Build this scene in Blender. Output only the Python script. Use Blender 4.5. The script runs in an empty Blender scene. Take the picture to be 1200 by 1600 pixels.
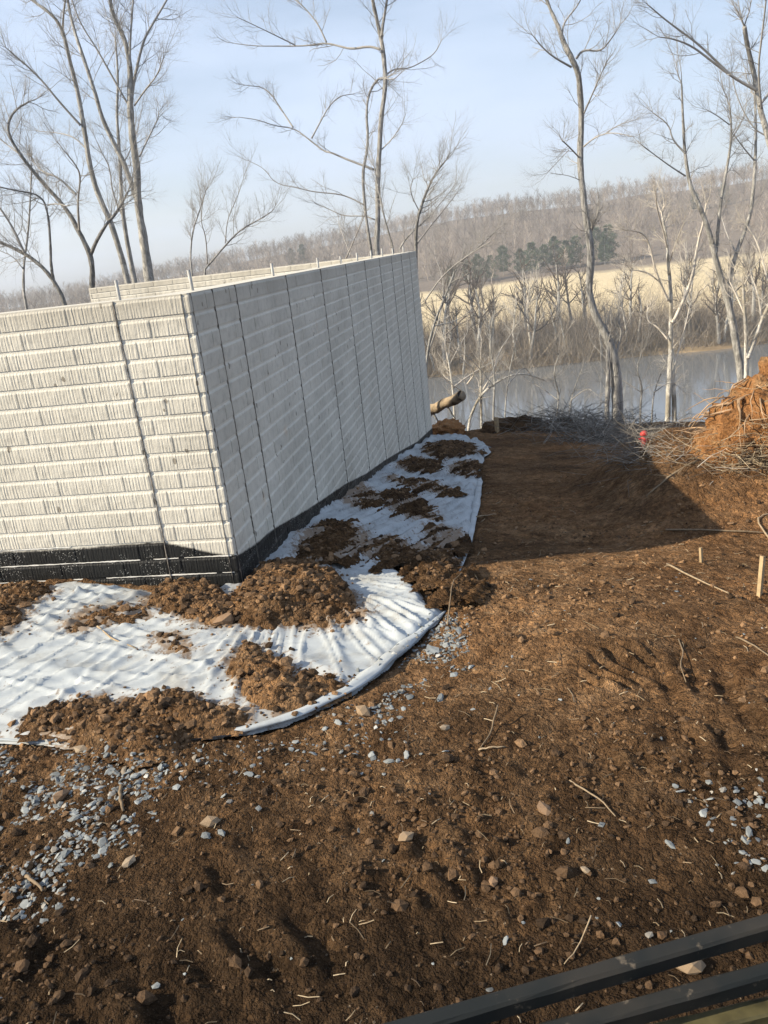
import bpy, math, random
import numpy as np
from mathutils import Matrix, Vector

random.seed(7); RNG = np.random.default_rng(11)
scene = bpy.context.scene
COL = scene.collection
R_ = math.radians

# ------------------------------------------------------------------ camera
FPX = 1234.73
H = 1.3384                                   # lens height over the grade at the wall corner
F = np.array([0., .94927141, -.31445794]); RT = np.array([.99339474, -.03608313, -.10892611])
UP = np.array([.11474706, .31238086, .94300122])
cam_d = bpy.data.cameras.new('camera'); cam = bpy.data.objects.new('camera', cam_d); COL.objects.link(cam)
cam_d.sensor_fit = 'VERTICAL'; cam_d.sensor_height = 36.0; cam_d.sensor_width = 27.0
cam_d.lens = FPX / 1600 * 36.0
cam_d.clip_start = .05; cam_d.clip_end = 3000
m = Matrix.Identity(4)
for i in range(3):
    m[i][0] = RT[i]; m[i][1] = UP[i]; m[i][2] = -F[i]
m[2][3] = H
cam.matrix_world = m
scene.camera = cam

# ------------------------------------------------------------------ frame of the foundation
YAW = R_(10.1234)
A2 = np.array([math.sin(YAW), math.cos(YAW)])        # along the long wall, away
B2 = np.array([math.cos(YAW), -math.sin(YAW)])       # out of the long wall, to the right
C0 = np.array([-.66299, 3.20801])                    # near corner
CH = .0786                                           # course height
LEN = 8.81; TOPZ = 16 * CH

# ------------------------------------------------------------------ world, sun, exposure
SUN_EL = 31.0; SAZ = R_(22.5)
lh = math.sin(SAZ) * A2 + math.cos(SAZ) * B2
sun_from = np.array([-lh[0] * math.cos(R_(SUN_EL)), -lh[1] * math.cos(R_(SUN_EL)), math.sin(R_(SUN_EL))])
world = bpy.data.worlds.new('World'); scene.world = world; world.use_nodes = True
wn = world.node_tree; wn.nodes.clear()
def N(nt, t, **kw):
    n = nt.nodes.new(t)
    for k, v in kw.items():
        if hasattr(n, k): setattr(n, k, v)
    return n
out = N(wn, 'ShaderNodeOutputWorld'); bg = N(wn, 'ShaderNodeBackground'); sky = N(wn, 'ShaderNodeTexSky')
sky.sky_type = 'NISHITA'; sky.sun_disc = False
sky.sun_elevation = R_(SUN_EL); sky.sun_rotation = math.atan2(sun_from[0], sun_from[1])
sky.air_density = 1.0; sky.dust_density = 1.2; sky.ozone_density = 1.5
tc = N(wn, 'ShaderNodeTexCoord'); mp = N(wn, 'ShaderNodeMapping'); mp.inputs['Scale'].default_value = (1.0, 1.0, 4.2)
mp.inputs['Rotation'].default_value = (.1, .22, .4)
nz = N(wn, 'ShaderNodeTexNoise'); nz.inputs['Scale'].default_value = 1.7; nz.inputs['Detail'].default_value = 5; nz.inputs['Roughness'].default_value = .55
mr = N(wn, 'ShaderNodeMapRange'); mr.inputs[1].default_value = .34; mr.inputs[2].default_value = .68; mr.inputs[3].default_value = .22; mr.inputs[4].default_value = .85
mx = N(wn, 'ShaderNodeMix'); mx.data_type = 'RGBA'; mx.inputs[7].default_value = (4.9, 5.85, 7.5, 1)
L_ = wn.links.new
L_(tc.outputs['Generated'], mp.inputs[0]); L_(mp.outputs[0], nz.inputs['Vector']); L_(nz.outputs[0], mr.inputs[0])
L_(mr.outputs[0], mx.inputs[0]); L_(sky.outputs[0], mx.inputs[6]); L_(mx.outputs[2], bg.inputs[0]); L_(bg.outputs[0], out.inputs[0])
bg.inputs[1].default_value = .083
sd = bpy.data.lights.new('sun', 'SUN'); sun = bpy.data.objects.new('sun', sd); COL.objects.link(sun)
sd.energy = 5.0; sd.angle = R_(.55); sd.color = (1.0, .87, .66)
sun.rotation_euler = Vector(sun_from.tolist()).to_track_quat('Z', 'Y').to_euler(); sun.location = (-20, -4, 14)
vs = scene.view_settings; vs.view_transform = 'Standard'; vs.look = 'None'; vs.exposure = .9; vs.gamma = 1.0; vs.use_curve_mapping = False
scene.cycles.use_denoising = True
scene.cycles.max_bounces = 6; scene.cycles.diffuse_bounces = 3; scene.cycles.glossy_bounces = 3; scene.cycles.transmission_bounces = 2
scene.cycles.volume_bounces = 0; scene.cycles.transparent_max_bounces = 8

# ------------------------------------------------------------------ numpy helpers
def hsh(ix, iy, seed):
    n = (ix.astype(np.int64) * 374761393 + iy.astype(np.int64) * 668265263 + seed * 1442695041) & 0xffffffff
    n = ((n ^ (n >> 13)) * 1274126177) & 0xffffffff
    n = ((n ^ (n >> 16)) * 2246822519) & 0xffffffff
    return (n ^ (n >> 15)) / 4294967295.0
def pn(x, y, seed=0):
    x = np.asarray(x, float); y = np.asarray(y, float)
    ix = np.floor(x); iy = np.floor(y); fx = x - ix; fy = y - iy
    u = fx * fx * fx * (fx * (fx * 6 - 15) + 10); v = fy * fy * fy * (fy * (fy * 6 - 15) + 10)
    def g(dx, dy):
        a = hsh(ix + dx, iy + dy, seed) * 2 * np.pi
        return np.cos(a) * (fx - dx) + np.sin(a) * (fy - dy)
    return ((g(0, 0) * (1 - u) + g(1, 0) * u) * (1 - v) + (g(0, 1) * (1 - u) + g(1, 1) * u) * v) * 1.5
def fbm(x, y, o=4, seed=0, g=.5):
    s = 0; a = 1; t = 0
    for i in range(o):
        s = s + a * pn(x * 2 ** i + 17.3 * i, y * 2 ** i - 9.1 * i, seed + i); t += a; a *= g
    return s / t
def sst(a, b, x):
    t = np.clip((np.asarray(x, float) - a) / (b - a), 0, 1); return t * t * (3 - 2 * t)
def softplus(x, w): return w * np.logaddexp(0, np.asarray(x, float) / w)
def st(x, y):
    dx = np.asarray(x, float) - C0[0]; dy = np.asarray(y, float) - C0[1]
    return dx * A2[0] + dy * A2[1], dx * B2[0] + dy * B2[1]
def xy(s, t): return C0[0] + s * A2[0] + t * B2[0], C0[1] + s * A2[1] + t * B2[1]
def seg_dist(px, py, poly):
    d = np.full(px.shape, 1e9); P = np.asarray(poly)
    for (x0, y0), (x1, y1) in zip(P, np.roll(P, -1, 0)):
        ex, ey = x1 - x0, y1 - y0
        t = np.clip(((px - x0) * ex + (py - y0) * ey) / (ex * ex + ey * ey + 1e-12), 0, 1)
        d = np.minimum(d, np.hypot(px - x0 - t * ex, py - y0 - t * ey))
    return d
def inside(px, py, poly):
    r = np.zeros(px.shape, bool); P = np.asarray(poly)
    for (x0, y0), (x1, y1) in zip(P, np.roll(P, -1, 0)):
        c = (y0 > py) != (y1 > py)
        if y1 != y0: r ^= c & (px < (x1 - x0) * (py - y0) / (y1 - y0) + x0)
    return r
def sdist(px, py, poly):
    d = seg_dist(px, py, poly); return np.where(inside(px, py, poly), d, -d)

def gz0(x, y):                               # the grade without its roughness
    s, t = st(x, y)
    z = -.17 * (softplus(s, .12) - softplus(s - 9.7, .25)) - .04 * np.clip(t, 0, 4) * sst(-1.5, .5, s)
    z = z + .085 * sst(0., .9, -t) * sst(-1.2, -.1, s)
    w = sst(1.55, 2.3, t + .12 * pn(s * .9, t * .9, 5)) * sst(.55, 1.9, s) * (1 - sst(2.1, 4.3, s))
    z = z * (1 - w) + (-.02 + .03 * (t - 2)) * w
    z = z + .09 * np.exp(-((s - 9.6) / .5) ** 2) * (.6 + .8 * pn(t * .8, s * .8, 3))
    z = z - .62 * softplus(s - 10.1, .3)
    # dirt shoved up on the right of the clearing, low swells
    z = z + .10 * np.exp(-((x - 1.25) / .35) ** 2 - ((y - 1.75) / .5) ** 2) + .03 * pn(x * .7, y * .7, 21) * (1 - sst(-.3, .3, -s) * sst(0, .3, -t))
    return z
def ray(x, y): return F + RT * (x - 600) / FPX - UP * (y - 800) / FPX
def px2g(x, y):                              # pixel -> point of the grade it looks at
    d = ray(x, y); k0 = .2; k1 = None
    for k in np.geomspace(.5, 40, 400):
        if H + d[2] * k < gz0(d[0] * k, d[1] * k): k1 = k; break
        k0 = k
    if k1 is None: k1 = 40
    for _ in range(30):
        k = .5 * (k0 + k1)
        if H + d[2] * k < gz0(d[0] * k, d[1] * k): k1 = k
        else: k0 = k
    return np.array([d[0] * k, d[1] * k])
def pxpoly(pts): return np.array([px2g(*p) for p in pts])
def smooth_poly(P, n=2):
    P = np.asarray(P)
    for _ in range(n):
        Q = np.roll(P, -1, 0); P = np.stack([.75 * P + .25 * Q, .25 * P + .75 * Q], 1).reshape(-1, 2)
    return P
def at(x, y, d): r = ray(x, y); k = d / r[1]; return np.array([r[0] * k, d, H + r[2] * k])

# ------------------------------------------------------------------ object helpers
def mesh_np(name, V, faces, mat=None, smooth=False, attr=None):
    """faces: list of int arrays (n,3) or (n,4)"""
    me = bpy.data.meshes.new(name); V = np.asarray(V, np.float32)
    faces = [np.asarray(f, np.int32) for f in faces if len(f)]
    me.vertices.add(len(V)); me.vertices.foreach_set('co', V.ravel())
    nl = sum(f.size for f in faces); npoly = sum(len(f) for f in faces)
    me.loops.add(nl); me.loops.foreach_set('vertex_index', np.concatenate([f.ravel() for f in faces]))
    me.polygons.add(npoly)
    tot = np.concatenate([np.full(len(f), f.shape[1], np.int32) for f in faces])
    me.polygons.foreach_set('loop_start', np.concatenate([[0], np.cumsum(tot)[:-1]]).astype(np.int32))
    me.polygons.foreach_set('loop_total', tot)
    me.polygons.foreach_set('use_smooth', np.full(npoly, bool(smooth)))
    me.update(calc_edges=True); me.validate()
    if attr is not None:
        a = me.attributes.new('rnd', 'FLOAT', 'POINT'); a.data.foreach_set('value', np.asarray(attr, np.float32))
    if mat: me.materials.append(mat)
    return me
def obj(name, me, parent=None, loc=None, rotz=0., **props):
    o = bpy.data.objects.new(name, me); COL.objects.link(o)
    if parent is not None: o.parent = parent
    if loc is not None: o.location = loc
    if rotz: o.rotation_euler = (0, 0, rotz)
    for k, v in props.items(): o[k] = v
    return o
def empty(name, loc=(0, 0, 0), rotz=0., **props): return obj(name, None, None, loc, rotz, **props)
class MB:
    """collects pieces into one mesh"""
    def __init__(s): s.V = []; s.Q = []; s.T = []; s.A = []; s.n = 0
    def add(s, V, Q=None, T=None, rnd=0.):
        V = np.asarray(V, float)
        if Q is not None and len(Q): s.Q.append(np.asarray(Q) + s.n)
        if T is not None and len(T): s.T.append(np.asarray(T) + s.n)
        s.V.append(V); s.A.append(np.full(len(V), rnd) if np.isscalar(rnd) else rnd); s.n += len(V)
    def box(s, lo, hi, rnd=0.):
        x0, y0, z0 = lo; x1, y1, z1 = hi
        s.add([(x0, y0, z0), (x1, y0, z0), (x1, y1, z0), (x0, y1, z0), (x0, y0, z1), (x1, y0, z1), (x1, y1, z1), (x0, y1, z1)],
              [(0, 3, 2, 1), (4, 5, 6, 7), (0, 1, 5, 4), (1, 2, 6, 5), (2, 3, 7, 6), (3, 0, 4, 7)], rnd=rnd)
    def tube(s, P, r, k=6, rnd=0., cap=True, flat=1., jit=0.):
        P = np.asarray(P, float); n = len(P); r = np.broadcast_to(np.asarray(r, float), (n,))
        T = np.gradient(P, axis=0); T /= np.linalg.norm(T, axis=1, keepdims=True) + 1e-12
        ref = np.array([0, 0, 1.]) if abs(T[:, 2]).mean() < .8 else np.array([1., 0, 0])
        X = np.cross(T, ref); X /= np.linalg.norm(X, axis=1, keepdims=True) + 1e-12
        Y = np.cross(T, X)
        a = np.arange(k) * 2 * np.pi / k
        rr = r[:, None, None]
        if jit: rr = rr * (1 + jit * RNG.uniform(-1, 1, (n, k, 1)))
        V = P[:, None] + rr * (np.cos(a)[None, :, None] * X[:, None] + flat * np.sin(a)[None, :, None] * Y[:, None])
        i = np.arange(n - 1)[:, None] * k; j = np.arange(k)[None]; jn = (j + 1) % k
        Q = np.stack([i + j, i + jn, i + k + jn, i + k + j], -1).reshape(-1, 4)
        Tt = []
        if cap:
            for b in range(1, k - 1): Tt += [(0, b + 1, b), ((n - 1) * k, (n - 1) * k + b, (n - 1) * k + b + 1)]
        s.add(V.reshape(-1, 3), Q, Tt, rnd)
    def build(s, name, mat, smooth=False, attr=True):
        f = []
        if s.Q: f.append(np.concatenate(s.Q))
        if s.T: f.append(np.concatenate([np.asarray(t).reshape(-1, 3) for t in s.T]))
        return mesh_np(name, np.concatenate(s.V), f, mat, smooth, np.concatenate(s.A) if attr else None)

# ------------------------------------------------------------------ materials
def mat_new(name, rough=.9, spec=.3):
    m_ = bpy.data.materials.new(name); m_.use_nodes = True
    nt = m_.node_tree; b = nt.nodes['Principled BSDF']
    b.inputs['Roughness'].default_value = rough; b.inputs['Specular IOR Level'].default_value = spec
    return m_, nt, b
def coords(nt, kind='pos', scale=None):
    if kind == 'pos': o = N(nt, 'ShaderNodeNewGeometry').outputs['Position']
    else: o = N(nt, 'ShaderNodeTexCoord').outputs['Object']
    if scale is not None:
        v = N(nt, 'ShaderNodeMapping'); v.inputs['Scale'].default_value = scale; nt.links.new(o, v.inputs[0]); o = v.outputs[0]
    return o
def noise(nt, co, scale, detail=4, rough=.55, dist=0.):
    n = N(nt, 'ShaderNodeTexNoise'); n.inputs['Scale'].default_value = scale; n.inputs['Detail'].default_value = detail
    n.inputs['Roughness'].default_value = rough; n.inputs['Distortion'].default_value = dist
    nt.links.new(co, n.inputs['Vector']); return n.outputs[0]
def ramp(nt, fac, stops, interp='LINEAR'):
    r = N(nt, 'ShaderNodeValToRGB'); cr = r.color_ramp; cr.interpolation = interp
    while len(cr.elements) < len(stops): cr.elements.new(.5)
    for e, (p, c) in zip(cr.elements, stops):
        e.position = p; e.color = (*c, 1) if len(c) == 3 else c
    nt.links.new(fac, r.inputs[0]); return r.outputs[0]
def g3(v): return (v, v, v)
def mixc(nt, fac, a, b, mode='MIX'):
    n = N(nt, 'ShaderNodeMix'); n.data_type = 'RGBA'; n.blend_type = mode
    for sock, v in ((n.inputs[0], fac), (n.inputs[6], a), (n.inputs[7], b)):
        if hasattr(v, 'links') or hasattr(v, 'is_linked'): nt.links.new(v, sock)
        else: sock.default_value = v if np.isscalar(v) else (*v, 1)
    return n.outputs[2]
def math_(nt, op, a, b=None, c=None):
    n = N(nt, 'ShaderNodeMath'); n.operation = op
    for i, v in enumerate((a, b, c)):
        if v is None: continue
        if hasattr(v, 'is_linked'): nt.links.new(v, n.inputs[i])
        else: n.inputs[i].default_value = v
    return n.outputs[0]
def bump(nt, b, h, strength=.5, dist=.01):
    n = N(nt, 'ShaderNodeBump'); n.inputs['Strength'].default_value = strength; n.inputs['Distance'].default_value = dist
    nt.links.new(h, n.inputs['Height']); nt.links.new(n.outputs[0], b.inputs['Normal'])
def attr(nt, name):
    a = N(nt, 'ShaderNodeAttribute'); a.attribute_name = name; return a.outputs['Fac']

def soil_mat(name, dark=1.0, orange=0.0):
    m_, nt, b = mat_new(name, 1., .03); co = coords(nt)
    n1 = noise(nt, co, 1.1, 5); n2 = noise(nt, co, 9, 5, .65); n3 = noise(nt, co, 60, 4, .7); n4 = noise(nt, co, 230, 2, .6)
    d = dark
    c1 = ramp(nt, n2, [(.28, (.070 * d, .039 * d, .020 * d)), (.5, (.205 * d, .122 * d, .065 * d)), (.74, (.31 * d, .20 * d, .115 * d))])
    c2 = ramp(nt, n3, [(.3, g3(.62)), (.5, g3(1.)), (.75, (1.42, 1.36, 1.28))])
    c = mixc(nt, 1., c1, c2, 'MULTIPLY')
    # clay-rich orange patches, moist dark patches
    s1 = N(nt, 'ShaderNodeSeparateXYZ'); nt.links.new(co, s1.inputs[0])
    if orange >= 0:
        fx = math_(nt, 'MULTIPLY_ADD', s1.outputs[0], .22, .14 + orange)
        fo = math_(nt, 'MULTIPLY', ramp(nt, n1, [(.42, g3(.1)), (.66, g3(1))]), fx); fo = math_(nt, 'MINIMUM', math_(nt, 'MAXIMUM', fo, 0.), .75)
        c = mixc(nt, fo, c, (.27, .135, .058))
    wet = noise(nt, coords(nt, scale=(.9, .9, .3)), 1.6, 4)
    c = mixc(nt, math_(nt, 'MULTIPLY', ramp(nt, wet, [(.44, g3(0)), (.62, g3(1))]), .55), c, (.040 * d, .025 * d, .0155 * d))
    if name == 'soil':  # foreground shade painted into the soil colour, deepening towards the camera with a noisy edge
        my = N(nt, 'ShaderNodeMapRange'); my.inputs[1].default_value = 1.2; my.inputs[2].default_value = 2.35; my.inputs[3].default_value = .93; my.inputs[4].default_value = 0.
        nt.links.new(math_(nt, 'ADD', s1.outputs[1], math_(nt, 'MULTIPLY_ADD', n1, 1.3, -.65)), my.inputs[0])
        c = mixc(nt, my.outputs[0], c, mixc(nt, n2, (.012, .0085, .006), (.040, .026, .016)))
    v = N(nt, 'ShaderNodeTexVoronoi'); v.inputs['Scale'].default_value = 55; nt.links.new(co, v.inputs['Vector'])
    sp = math_(nt, 'MULTIPLY', math_(nt, 'LESS_THAN', v.outputs['Distance'], .16), math_(nt, 'GREATER_THAN', n2, .56))
    c = mixc(nt, math_(nt, 'MULTIPLY', sp, .5), c, (.30, .235, .17))
    nt.links.new(c, b.inputs['Base Color'])
    wv = N(nt, 'ShaderNodeVectorMath'); wv.operation = 'MULTIPLY_ADD'; wn_ = N(nt, 'ShaderNodeTexNoise'); wn_.inputs['Scale'].default_value = 40; nt.links.new(co, wn_.inputs['Vector'])
    nt.links.new(wn_.outputs['Color'], wv.inputs[0]); wv.inputs[1].default_value = (.03, .03, .03); nt.links.new(co, wv.inputs[2])
    hs = []
    for sc_, am in ((38, 1.0), (95, .55)):
        vo = N(nt, 'ShaderNodeTexVoronoi'); vo.inputs['Scale'].default_value = sc_; nt.links.new(wv.outputs[0], vo.inputs['Vector'])
        sepc = N(nt, 'ShaderNodeSeparateColor'); nt.links.new(vo.outputs['Color'], sepc.inputs[0])
        c = mixc(nt, 1., c, ramp(nt, sepc.outputs[0], [(0, g3(.76)), (.55, g3(1.06)), (.9, (1.25, 1.23, 1.19)), (1, (1.42, 1.38, 1.3))]), 'MULTIPLY')
        hs.append(math_(nt, 'MULTIPLY', math_(nt, 'SUBTRACT', sepc.outputs[1], math_(nt, 'MULTIPLY', vo.outputs['Distance'], 1.6)), am))
    nt.links.new(c, b.inputs['Base Color'])
    h = math_(nt, 'ADD', math_(nt, 'MULTIPLY_ADD', n3, .9, math_(nt, 'MULTIPLY', n4, .5)), math_(nt, 'MULTIPLY', math_(nt, 'ADD', hs[0], hs[1]), .45))
    bump(nt, b, h, 1., .026)
    return m_
M = {}
M['soil'] = soil_mat('soil'); M['heap'] = soil_mat('heap_soil', 1.0, .08); M['dark_heap'] = soil_mat('dark_soil', .55, -1)  # dark_heap is the same soil mix in a darker tone
def rnd_mat(name, stops, rough=.85, nscale=20, bstr=.3, spec=.3, bdist=.006):
    m_, nt, b = mat_new(name, rough, spec); co = coords(nt, 'obj')
    n = noise(nt, co, nscale, 4, .6)
    c = mixc(nt, 1., ramp(nt, attr(nt, 'rnd'), stops), ramp(nt, n, [(.3, g3(.7)), (.7, g3(1.25))]), 'MULTIPLY')
    nt.links.new(c, b.inputs['Base Color'])
    if bstr: bump(nt, b, n, bstr, bdist)
    return m_
M['stone'] = rnd_mat('blue_grey_stone', [(0, (.085, .09, .092)), (.35, (.165, .18, .185)), (.65, (.24, .258, .262)), (.8, (.18, .15, .115)), (1, (.33, .335, .325))], .8, 40)
M['tan_stone'] = rnd_mat('tan_stone', [(0, (.20, .115, .065)), (.5, (.25, .18, .115)), (1, (.30, .245, .18))], .9, 40)
M['clod'] = rnd_mat('clod', [(0, (.03, .02, .013)), (.4, (.12, .074, .042)), (.8, (.20, .125, .07)), (1, (.28, .165, .085))], .95, 90, .8, .1, .008)
M['straw'] = rnd_mat('straw', [(0, (.10, .07, .045)), (.6, (.24, .18, .11)), (1, (.42, .34, .23))], .8, 50, 0)
M['stick'] = rnd_mat('stick', [(0, (.15, .11, .07)), (1, (.30, .23, .15))], .85, 60, .3)
def bark(name, c0, c1, sc=(14, 14, 3), blotch=None):
    m_, nt, b = mat_new(name, .9, .2); co = coords(nt, 'pos', sc); n = noise(nt, co, 1.6, 6, .75, .8)
    c = ramp(nt, n, [(.36, tuple(q * .6 for q in c0)), (.62, c1)])
    if blotch:
        n2 = noise(nt, coords(nt), 2.6, 4); c = mixc(nt, ramp(nt, n2, [(.5, g3(0)), (.6, g3(1))]), c, blotch)
    nt.links.new(c, b.inputs['Base Color']); bump(nt, b, n, 1., .08); return m_
M['bark'] = bark('grey_bark', (.25, .245, .235), (.52, .51, .49))
M['dark_bark'] = bark('dark_bark', (.17, .165, .155), (.38, .37, .35))
M['white_bark'] = bark('white_bark', (.5, .48, .43), (.78, .76, .7), (5, 5, 2), (.35, .32, .26))
M['mix_bark'] = bark('pale_bark', (.31, .305, .29), (.56, .55, .52), (9, 9, 3), (.26, .255, .24))
def flat(name, c, rough=.9, spec=.2, var=.25, sc=2.):
    m_, nt, b = mat_new(name, rough, spec); n = noise(nt, coords(nt), sc, 4)
    nt.links.new(ramp(nt, n, [(.3, tuple(x * (1 - var) for x in c)), (.7, tuple(x * (1 + var) for x in c))]), b.inputs['Base Color']); return m_
M['twig'] = flat('twig', (.30, .29, .275)); M['white_twig'] = flat('white_twig', (.52, .48, .42))
M['wood_twig'] = rnd_mat('wood_twig', [(0, (.10, .082, .07)), (.5, (.21, .175, .15)), (1, (.36, .31, .27))], .9, .02, 0)
M['pine'] = flat('pine_needles', (.065, .095, .06), sc=.2); M['brush'] = rnd_mat('brush', [(0, (.06, .055, .05)), (.5, (.16, .145, .125)), (1, (.34, .31, .27))], .9, 20, 0)
M['tan_brush'] = rnd_mat('tan_brush', [(0, (.15, .11, .07)), (.5, (.27, .21, .14)), (1, (.42, .34, .23))], .9, 2, 0)
M['scrub'] = rnd_mat('scrub', [(0, (.10, .085, .07)), (.5, (.20, .17, .14)), (1, (.36, .31, .25))], .9, .05, 0)
m_, nt, b = mat_new('orange_clay2', .95, .1); co = coords(nt); n2 = noise(nt, co, 9, 5, .65); n3 = noise(nt, co, 45, 4, .7)
nt.links.new(mixc(nt, 1., ramp(nt, n2, [(.3, (.17, .09, .042)), (.5, (.42, .20, .078)), (.7, (.46, .29, .15))]), ramp(nt, n3, [(.3, g3(.6)), (.7, g3(1.3))]), 'MULTIPLY'), b.inputs['Base Color'])
bump(nt, b, math_(nt, 'ADD', n2, n3), 1., .06); M['clay'] = m_

# concrete with the black damp-proof coat below a wavy line
TAR_SIDE = [(-.2, .17), (.031, .144), (.295, .098), (.59, .065), (.907, .004), (1.339, -.076), (1.818, -.154), (2.334, -.238), (3.142, -.399), (4.087, -.551), (5.435, -.792), (6.769, -1.04), (8.9, -1.349)]
TAR_FRONT = [(-3.6, .235), (-1.10, .231), (-.724, .229), (-.378, .237), (-.299, .233), (-.187, .2), (-.048, .162), (.05, .155)]
foundation = empty('foundation', (C0[0], C0[1], 0), -YAW, label='beige brick-patterned concrete foundation with black tar coat along its base', category='foundation')
def concrete(name, tar, axis, tarred=True):
    m_, nt, b = mat_new(name, .9, .25)
    t_ = N(nt, 'ShaderNodeTexCoord'); t_.object = foundation; co = t_.outputs['Object']
    sep = N(nt, 'ShaderNodeSeparateXYZ'); nt.links.new(co, sep.inputs[0])
    n1 = noise(nt, co, 2.2, 5); n2 = noise(nt, co, 24, 4, .6); n3 = noise(nt, co, 160, 3, .7)
    c = ramp(nt, n1, [(.3, (.47, .45, .395)), (.55, (.575, .553, .49)), (.75, (.635, .612, .545))])
    c = mixc(nt, 1., c, ramp(nt, n2, [(.28, g3(.80)), (.5, g3(1.)), (.8, g3(1.08))]), 'MULTIPLY')
    c = mixc(nt, math_(nt, 'MULTIPLY', attr(nt, 'rnd'), .55), c, (.72, .70, .63))   # smooth cement of the joints is paler than the raked faces
    # pits and smears
    v = N(nt, 'ShaderNodeTexVoronoi'); v.inputs['Scale'].default_value = 13; mpv = N(nt, 'ShaderNodeMapping'); mpv.inputs['Scale'].default_value = (1, 1, .62)
    nt.links.new(co, mpv.inputs[0]); nt.links.new(mpv.outputs[0], v.inputs['Vector'])
    pit = math_(nt, 'MULTIPLY', math_(nt, 'LESS_THAN', math_(nt, 'ADD', v.outputs['Distance'], math_(nt, 'MULTIPLY', n2, .25)), .25), math_(nt, 'GREATER_THAN', noise(nt, co, 5.3, 2), .50))
    c = mixc(nt, math_(nt, 'MULTIPLY', pit, .7), c, (.13, .11, .085))
    # grime near the top edge and rusty touches
    gr = math_(nt, 'MULTIPLY', ramp(nt, math_(nt, 'ADD', sep.outputs[2], math_(nt, 'MULTIPLY', n2, .12)), [(0, g3(0)), (1, g3(1))]), 1.)
    top = N(nt, 'ShaderNodeMapRange'); top.inputs[1].default_value = TOPZ - .09; top.inputs[2].default_value = TOPZ + .03
    nt.links.new(math_(nt, 'MULTIPLY_ADD', n2, .08, sep.outputs[2]), top.inputs[0])
    c = mixc(nt, math_(nt, 'MULTIPLY', top.outputs[0], .35), c, (.28, .25, .20))
    rust = noise(nt, co, 3.1, 3); c = mixc(nt, ramp(nt, rust, [(.68, g3(0)), (.78, g3(.35))]), c, (.55, .34, .17))
    rgh = .9
    if tarred:
        u = sep.outputs[1] if axis == 'y' else sep.outputs[0]
        lo, hi = tar[0][0], tar[-1][0]; zs = [q[1] for q in tar]; z0, z1 = min(zs) - .05, max(zs) + .05
        un = N(nt, 'ShaderNodeMapRange'); un.inputs[1].default_value = lo; un.inputs[2].default_value = hi; nt.links.new(u, un.inputs[0])
        fc = N(nt, 'ShaderNodeFloatCurve'); cv = fc.mapping.curves[0]
        cv.points[0].location = (0, (tar[0][1] - z0) / (z1 - z0)); cv.points[1].location = (1, (tar[-1][1] - z0) / (z1 - z0))
        for q in tar[1:-1]: cv.points.new((q[0] - lo) / (hi - lo), (q[1] - z0) / (z1 - z0))
        for pt in cv.points: pt.handle_type = 'VECTOR'
        fc.mapping.update(); nt.links.new(un.outputs[0], fc.inputs['Value'])
        zt = math_(nt, 'MULTIPLY_ADD', fc.outputs[0], z1 - z0, z0)
        zt = math_(nt, 'ADD', zt, math_(nt, 'MULTIPLY_ADD', n2, .016, -.008))
        fac = N(nt, 'ShaderNodeMapRange'); fac.inputs[1].default_value = -.004; fac.inputs[2].default_value = .006
        nt.links.new(math_(nt, 'SUBTRACT', zt, sep.outputs[2]), fac.inputs[0])
        spk = N(nt, 'ShaderNodeTexVoronoi'); spk.inputs['Scale'].default_value = 120; nt.links.new(co, spk.inputs['Vector'])
        sp = math_(nt, 'MULTIPLY', math_(nt, 'LESS_THAN', spk.outputs['Distance'], .22), math_(nt, 'GREATER_THAN', noise(nt, co, 7, 3), .52))
        tarc = mixc(nt, math_(nt, 'MULTIPLY', sp, .7), (.010, .011, .012), (.45, .45, .43))
        c = mixc(nt, fac.outputs[0], c, tarc)
        ro = N(nt, 'ShaderNodeMapRange'); ro.inputs[3].default_value = .9; ro.inputs[4].default_value = .62; nt.links.new(fac.outputs[0], ro.inputs[0]); nt.links.new(ro.outputs[0], b.inputs['Roughness'])
    nt.links.new(c, b.inputs['Base Color'])
    bump(nt, b, math_(nt, 'ADD', n2, math_(nt, 'MULTIPLY', n3, .5)), .55, .004)
    return m_
M['conc_front'] = concrete('concrete_front', TAR_FRONT, 'x'); M['conc_side'] = concrete('concrete_side', TAR_SIDE, 'y'); M['conc'] = concrete('concrete_plain', None, 'x', False)
M['seam'] = flat('seam_residue', (.21, .19, .165), sc=40, var=.7); M['bare'] = flat('bare_concrete', (.74, .73, .70), sc=60, var=.12)
M['steel'] = flat('galvanised_steel', (.32, .32, .31), .55, .5, .2, 30)

# ================================================================== GROUND
FAB_A_PX = [(-320, 945), (-60, 925), (60, 922), (130, 910), (200, 922), (300, 930), (350, 925), (374, 903), (425, 889), (520, 874), (610, 880), (650, 915), (672, 952), (694, 950), (690, 968), (640, 1012), (590, 1058), (540, 1092), (470, 1124), (420, 1141), (350, 1152), (285, 1158), (160, 1169), (60, 1163), (-60, 1158), (-320, 1165)]
FAB_B_PX = [(376, 908), (430, 860), (470, 829), (515, 798), (560, 766), (600, 737), (640, 711), (677, 688), (725, 685), (773, 701), (749, 722), (751, 765), (743, 805), (735, 845), (719, 890), (690, 884), (620, 884), (560, 900), (500, 908), (430, 908)]
def ragged(P, amp, seed):
    t = np.linspace(0, 1, len(P) * 3, endpoint=False) * len(P); Q = np.stack([np.interp(t, np.arange(len(P) + 1), np.append(P[:, i], P[0, i])) for i in (0, 1)], 1)
    a = np.arange(len(Q)); Q[:, 0] += amp * pn(a * .37, a * 0., seed); Q[:, 1] += amp * pn(a * .37, a * 0. + 9, seed + 1); return Q
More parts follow.
